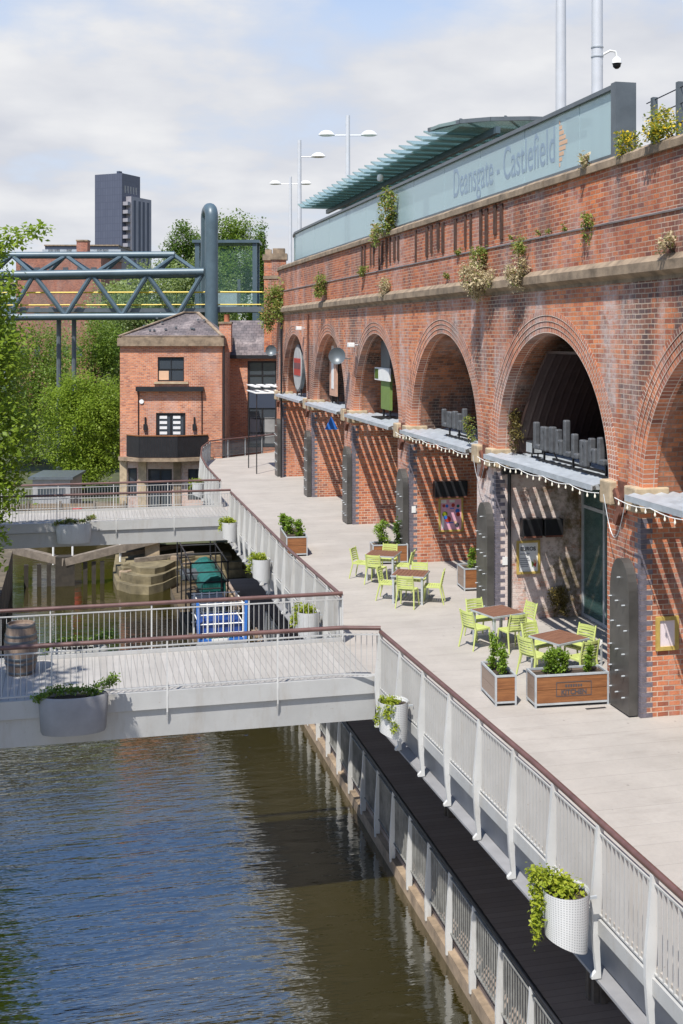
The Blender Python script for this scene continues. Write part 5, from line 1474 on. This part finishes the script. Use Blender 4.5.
# ------------------------------------------------------------------ tubular truss footbridge
TD = 80; KT = TD/1150
tx = lambda px: (px-211)*KT
tz = lambda py: 7-(py-335)*KT
Tb = thing('truss_footbridge', 'blue grey tubular truss footbridge crossing high above the trees', 'bridge', CF((211-341.5)*KT, TD, 0), -YAW)
yf, yt, ybk = 0, 1.3, 2.8
MB().tube([(tx(-160),yt,tz(254.5)),(tx(172),yt,tz(253.5))], .25, 10).build('top_chord', M['steel_blue'], Tb, world=False)
MB().tube([(tx(-160),yf,tz(277.5)),(tx(204),yf,tz(272))], .30, 10).build('middle_chord', M['steel_blue'], Tb, world=False)
MB().tube([(tx(-160),yf,tz(318)),(tx(196),yf,tz(316))], .26, 10).build('bottom_chord', M['steel_blue'], Tb, world=False)
MB().tube([(tx(-160),ybk,tz(277.5)),(tx(204),ybk,tz(272))], .26, 10).build('rear_chord', M['steel_blue'], Tb, world=False)
def zig(a, b, y0, z0, y1, z1, r_=.17, nm='diagonal'):
    MB().tube([(tx(a),y0,tz(z0)),(tx(b),y1,tz(z1))], r_, 8).build(nm, M['steel_blue'], Tb, world=False)
bt = [-103,-47,9.5,65.6,122,177]; mt = [-78,-22,34,92,147.5,202]
for i in range(6):
    zig(bt[i], mt[i], yf, 316, yf, 274.5)
    if i < 5: zig(mt[i], bt[i+1], yf, 275, yf, 316)
tp = [-49,7,61.5,119,172]
for i in range(5):
    zig(mt[i], tp[i], yf, 275, yt, 254.5, .15); zig(tp[i], mt[i+1], yt, 254.5, yf, 275, .15)
    zig(mt[i], tp[i], ybk, 275, yt, 254.5, .12, 'rear_diagonal'); zig(tp[i], mt[i+1], yt, 254.5, ybk, 275, .12, 'rear_diagonal')
dk = MB().box(tx(-160), tx(214), .4, 3.4, tz(312), tz(308)); dk.build('deck', M['dark_steel'], Tb, world=False)
MB().box(tx(214), tx(279), .2, 3.2, tz(312), tz(306.5)).build('landing', M['dark_steel'], Tb, world=False)
for py, r_ in ((293,.06),(305.5,.05)):
    MB().tube([(tx(-160),.35,tz(py)),(tx(206),.35,tz(py-1))], r_, 6).tube([(tx(217),.25,tz(py-1)),(tx(278),.25,tz(py-1))], r_, 6).build('yellow_handrail', M['yellow'], Tb, world=False)
for k in range(12):
    a = -150+k*29.6; MB().box(tx(a+.6), tx(a+29), .36, .38, tz(308), tz(291)).build('glass_panel', M['clear'], Tb, world=False)
for a in (217, 237.5, 258): MB().box(tx(a+.6), tx(a+19.5), .26, .28, tz(307), tz(291)).build('glass_panel', M['clear'], Tb, world=False)
arc = [(tx(211.5), .0+.9*(1-math.cos(t)), tz(216)+.55*math.sin(t)*1.0) for t in np.linspace(0, math.pi, 9)]
MB().tube([(tx(211.5),0,GROUND)]+[(tx(211.5),0,tz(225))]+[(x-(y*.28),y,z) for x, y, z in arc]+[(tx(211.5)-.5,1.8,GROUND)], .46, 14).build('column', M['steel_blue'], Tb, world=False)
for px in (53.5, 69): MB().tube([(tx(px),1.5,GROUND),(tx(px),1.5,tz(318))], .17, 8).build('support_post', M['dark_steel'], Tb, world=False)
# glass lift shelter
LD = 86; KL = LD/1150
t = thing('lift_shelter', 'glass lift shelter with grey steel frame behind the truss column', 'shelter', CF((226-341.5)*KL, LD, 8.6), -YAW)
wl = 2.15; hl2 = 7-(243-335)*KL-8.6
for sx in (-1, 1):
    for yy in (0, 2.6): MB().box(sx*wl-.16, sx*wl+.16, yy-.16, yy+.16, -11.9, hl2).build('post', M['steel_blue'], t, world=False)
MB().box(-wl-.35, wl+.35, -.3, 2.9, hl2, hl2+.22).build('roof', M['steel_blue'], t, world=False)
for (a, b, c, d) in ((-wl+.17, wl-.17, -.02, .02), (-wl+.17, wl-.17, 2.58, 2.62)):
    MB().box(a, b, c, d, .1, hl2-.1).build('glass_wall', M['clear'], t, world=False)
for s in (-1, 1): MB().box(s*wl-.02, s*wl+.02, .2, 2.4, .1, hl2-.1).build('glass_wall', M['clear'], t, world=False)
MB().box(-.9, .75, .8, 1.4, .3, 1.7).build('ticket_unit', M['galv'], t, world=False)
MB().box(.8, 1.0, .6, .9, .0, 2.6).build('door_frame', M['dark_steel'], t, world=False)

# ------------------------------------------------------------------ far buildings
def tower():
    D = 480; k = D/1150
    t = thing('tower_block', 'tall dark slate tower block with pale balconied right side', 'tower', CF((122-341.5)*k, D, GROUND), -YAW-R(24))
    h = 7+162*k-GROUND; a = (124-94)*k/math.cos(R(24)); b = (150-124)*k/math.sin(R(24))*.50
    m, nt2, bs_, _ = newmat('tower_cladding')
    uv = N(nt2, 'ShaderNodeUVMap'); tb = N(nt2, 'ShaderNodeTexBrick'); nt2.links.new(uv.outputs[0], tb.inputs['Vector'])
    tb.offset = 0; tb.inputs['Color1'].default_value = (.075,.085,.125,1); tb.inputs['Color2'].default_value = (.085,.096,.138,1); tb.inputs['Mortar'].default_value = (.062,.071,.106,1)  # blue grey lifted so the cladding colour carries the distance haze
    tb.inputs['Scale'].default_value = 1; tb.inputs['Brick Width'].default_value = 1.2; tb.inputs['Row Height'].default_value = 3; tb.inputs['Mortar Size'].default_value = .12
    nt2.links.new(tb.outputs['Color'], bs_.inputs['Base Color']); bs_.inputs['Roughness'].default_value = .45
    MB().box(-a, 0, 0, b, 0, h).build('tower_body', m, t, world=False)
    MB().box(.0, 2.6, b*.22, b*1.35, 0, h-9.5).build('pale_wing', M['tw_pale'], t, world=False)
    fl = int(h/3.1)
    bal = MB(); wn = MB()
    for q in range(fl-4):
        z = 2+q*3.1*1.12
        if z > h-10: break
        bal.box(.0, 2.4, 0.6, b*.20, z, z+1.5)
    bal.build('balconies', M['tw_pale'], t, world=False)
    for yy in (b*.35, b*.62, b*.85, b*1.1):
        wn.box(2.55, 2.66, yy, yy+1.6, 4, h-11)
    wn.build('window_strip', M['navy_clad'], t, world=False)
    rt = MB()
    for q in range(5): rt.box(.02, .1, b*.15+q*b*.15, b*.15+q*b*.15+b*.06, h-8, h-5)
    rt.build('top_window', M['sand_wall'], t, world=False)
    MB().box(-a*.4, -a*.3, 4, 6, h, h+1.6).build('roof_plant', M['navy_clad'], t, world=False)
M['tw_pale'] = simple('tower_pale_panel', (.30, .29, .32), .6, var=.15, scale=.3)
tower()
def block(name, label, cat, D, px0, px1, py_top, depth, mat, wins=None, wmat='win', parts=True):
    k = D/1150; t = thing(name, label, cat, CF(((px0+px1)/2-341.5)*k, D, GROUND), -YAW)
    h = 7-(py_top-335)*k-GROUND; wd = (px1-px0)*k
    MB().box(-wd/2, wd/2, 0, depth, 0, h).build('wall', M[mat], t, world=False)
    MB().box(-wd/2-.2, wd/2+.2, -.2, depth+.2, h, h+.35).build('roof', M['stone'], t, world=False)
    if wins:
        nx, nz, ww, wh = wins
        for i in range(nx):
            for j in range(nz):
                cx = -wd/2+wd*(i+.5)/nx; cz = h*(j+.5)/nz+.4
                MB().box(cx-ww/2, cx+ww/2, -.06, -.003, cz-wh/2, cz+wh/2).build('window', M[wmat], t, world=False)
    return t, h, wd, k
t, h, wd, k = block('mill', 'old red brick mill with square chimney behind the truss footbridge', 'building', 150, 16, 101, 256, 14, 'brick_mill', (6, 4, .7, 1.4))
MB().box((73-58.5)*k, (84-58.5)*k, 2, 3.6, h, h+(253-237)*k).build('chimney', M['brick_mill'], t, world=False)
MB().box((72.5-58.5)*k, (84.5-58.5)*k, 1.9, 3.7, h+(253-237)*k, h+(253-235.5)*k).build('chimney_cap', M['stone'], t, world=False)
block('office_block', 'low navy clad office block to the left of the dark tower', 'building', 300, 45, 118, 246, 20, 'navy_clad', (12, 8, 3, 1.6), 'galv')
block('office_block', 'small dark blue office at the left edge beneath the truss', 'building', 210, -30, 26, 284, 12, 'navy_clad', (5, 4, 2, 1.4), 'galv')

# ------------------------------------------------------------------ trees
def ftree(label, px, D, ztop, zbot, wpx, n, size, mat, seed, dep=None, **kw):
    k = D/1150; x, y, _ = CF((px-341.5)*k, D); r_ = wpx*k/2
    tree('tree', label, (x, y, GROUND), (x, y, (ztop+zbot)/2, r_, dep or r_, (ztop-zbot)/2), n, size, M[mat], seed, **kw)
zt = lambda py, D: 7-(py-335)*D/1150
ftree('broad dark green tree behind the glass lift shelter', 236, 112, zt(212,112), zt(310,112), 62, 19800, 0.238, 'leaf_mid', 101, blobs=14)
ftree('dark green tree left of the blue grey truss column', 186, 122, zt(222,122), zt(320,122), 54, 15400, 0.251, 'leaf_dark', 102, blobs=12)
ftree('lower green tree between lift shelter and viaduct pillars', 262, 100, zt(232,100), zt(330,100), 26, 7700, 0.211, 'leaf_dark', 103)
ftree('pale green willow below the truss footbridge', 146, 96, zt(258,96), zt(420,96), 100, 28600, 0.211, 'leaf_pale', 104, blobs=14, droop=.5)
ftree('pale willow right of centre below the truss footbridge', 198, 100, zt(258,100), zt(350,100), 74, 15400, 0.211, 'leaf_pale', 105, droop=.5)
ftree('mid green tree behind the slate roof and chimney', 225, 104, zt(300,104), zt(380,104), 60, 11000, 0.198, 'leaf_mid', 106)
ftree('bright green tree below the bridge landing by the annex roof', 258, 92, zt(300,92), zt(380,92), 62, 13200, 0.172, 'leaf_bright', 107)
ftree('mid green tree behind the hedge and left of the house', 92, 90, zt(318,90), zt(470,90), 84, 24200, 0.185, 'leaf_mid', 108, blobs=13)
ftree('bushy green tree behind the overhanging branches at left', 36, 92, zt(322,92), zt(480,92), 84, 22000, 0.185, 'leaf_mid', 109, blobs=13)
ftree('small pale tree between the mill and the steel posts', 66, 110, zt(322,110), zt(470,110), 60, 11000, 0.198, 'leaf_pale', 110)
for i, (px, D, w_, py, m_) in enumerate(((310,130,70,262,'leaf_dark'),(128,140,70,272,'leaf_pale'),(30,200,120,310,'leaf_mid'),(250,230,90,290,'leaf_dark'))):
    ftree(['dark tree hidden mostly by the viaduct end', 'distant tree seen through the truss at centre', 'distant tree seen through the truss at left', 'distant dark tree behind the lift shelter'][i], px, D, zt(py,D), GROUND+1, w_, 4000, .6, m_, 120+i)
# big rounded hedge-like chestnut beside the house
k = 74/1150; x, y, _ = CF((82-341.5)*k, 74)
tree('chestnut_tree', 'large rounded bright green tree mass left of the brick house', (x, y, GROUND), (x, y, zt(432,74), 46*k, 2.4, 60*k), 34000, .155, M['leaf_bright'], 131, blobs=16, sub=.40, trunk_r=.22,
     extra=[(x+1.4, y-.3, zt(400,74), 1.6, 1.5, 1.7), (x-1.2, y-.4, zt(440,74), 1.8, 1.6, 2.0), (x+1.6, y-.5, zt(450,74), 1.5, 1.4, 1.6)], droop=.35)
# overhanging tree at the left edge
x, y = -4.6, 37.5
tree('lime_tree', 'leafy tree overhanging the canal at the left edge', (x, y, GROUND), (x-.15, y, 4.7, 3.4, 3.4, 5.3), 58000, .18, M['leaf_bright'], 141, blobs=24, sub=.36, trunk_r=.26,
     extra=[(-2.6, 36.6, 9.6, .9, .8, .5), (-1.7, 36.4, 9.95, .7, .6, .36), (-1.0,36.3,10.2,.45,.4,.25), (-2.0, 36.5, 8.4, .6, .6, .4),
            (-2.5, 36.3, 2.2, 1.1, 1.0, 1.2), (-2.7, 36.3, .9, .9, .9, 1.0), (-2.05, 36.5, 4.2, 1.15, 1.0, 1.2), (-2.1, 36.4, 6.4, 1.0, 1.0, 1.0)])
x, y = -7.0, 15.6
tree('bank_tree', 'bank tree near the viewer whose leaves reflect in the water at left', (x, y, GROUND), (x, y, 11.6, 3.3, 3.2, 3.2), 20000, .27, M['leaf_mid'], 142, blobs=16)
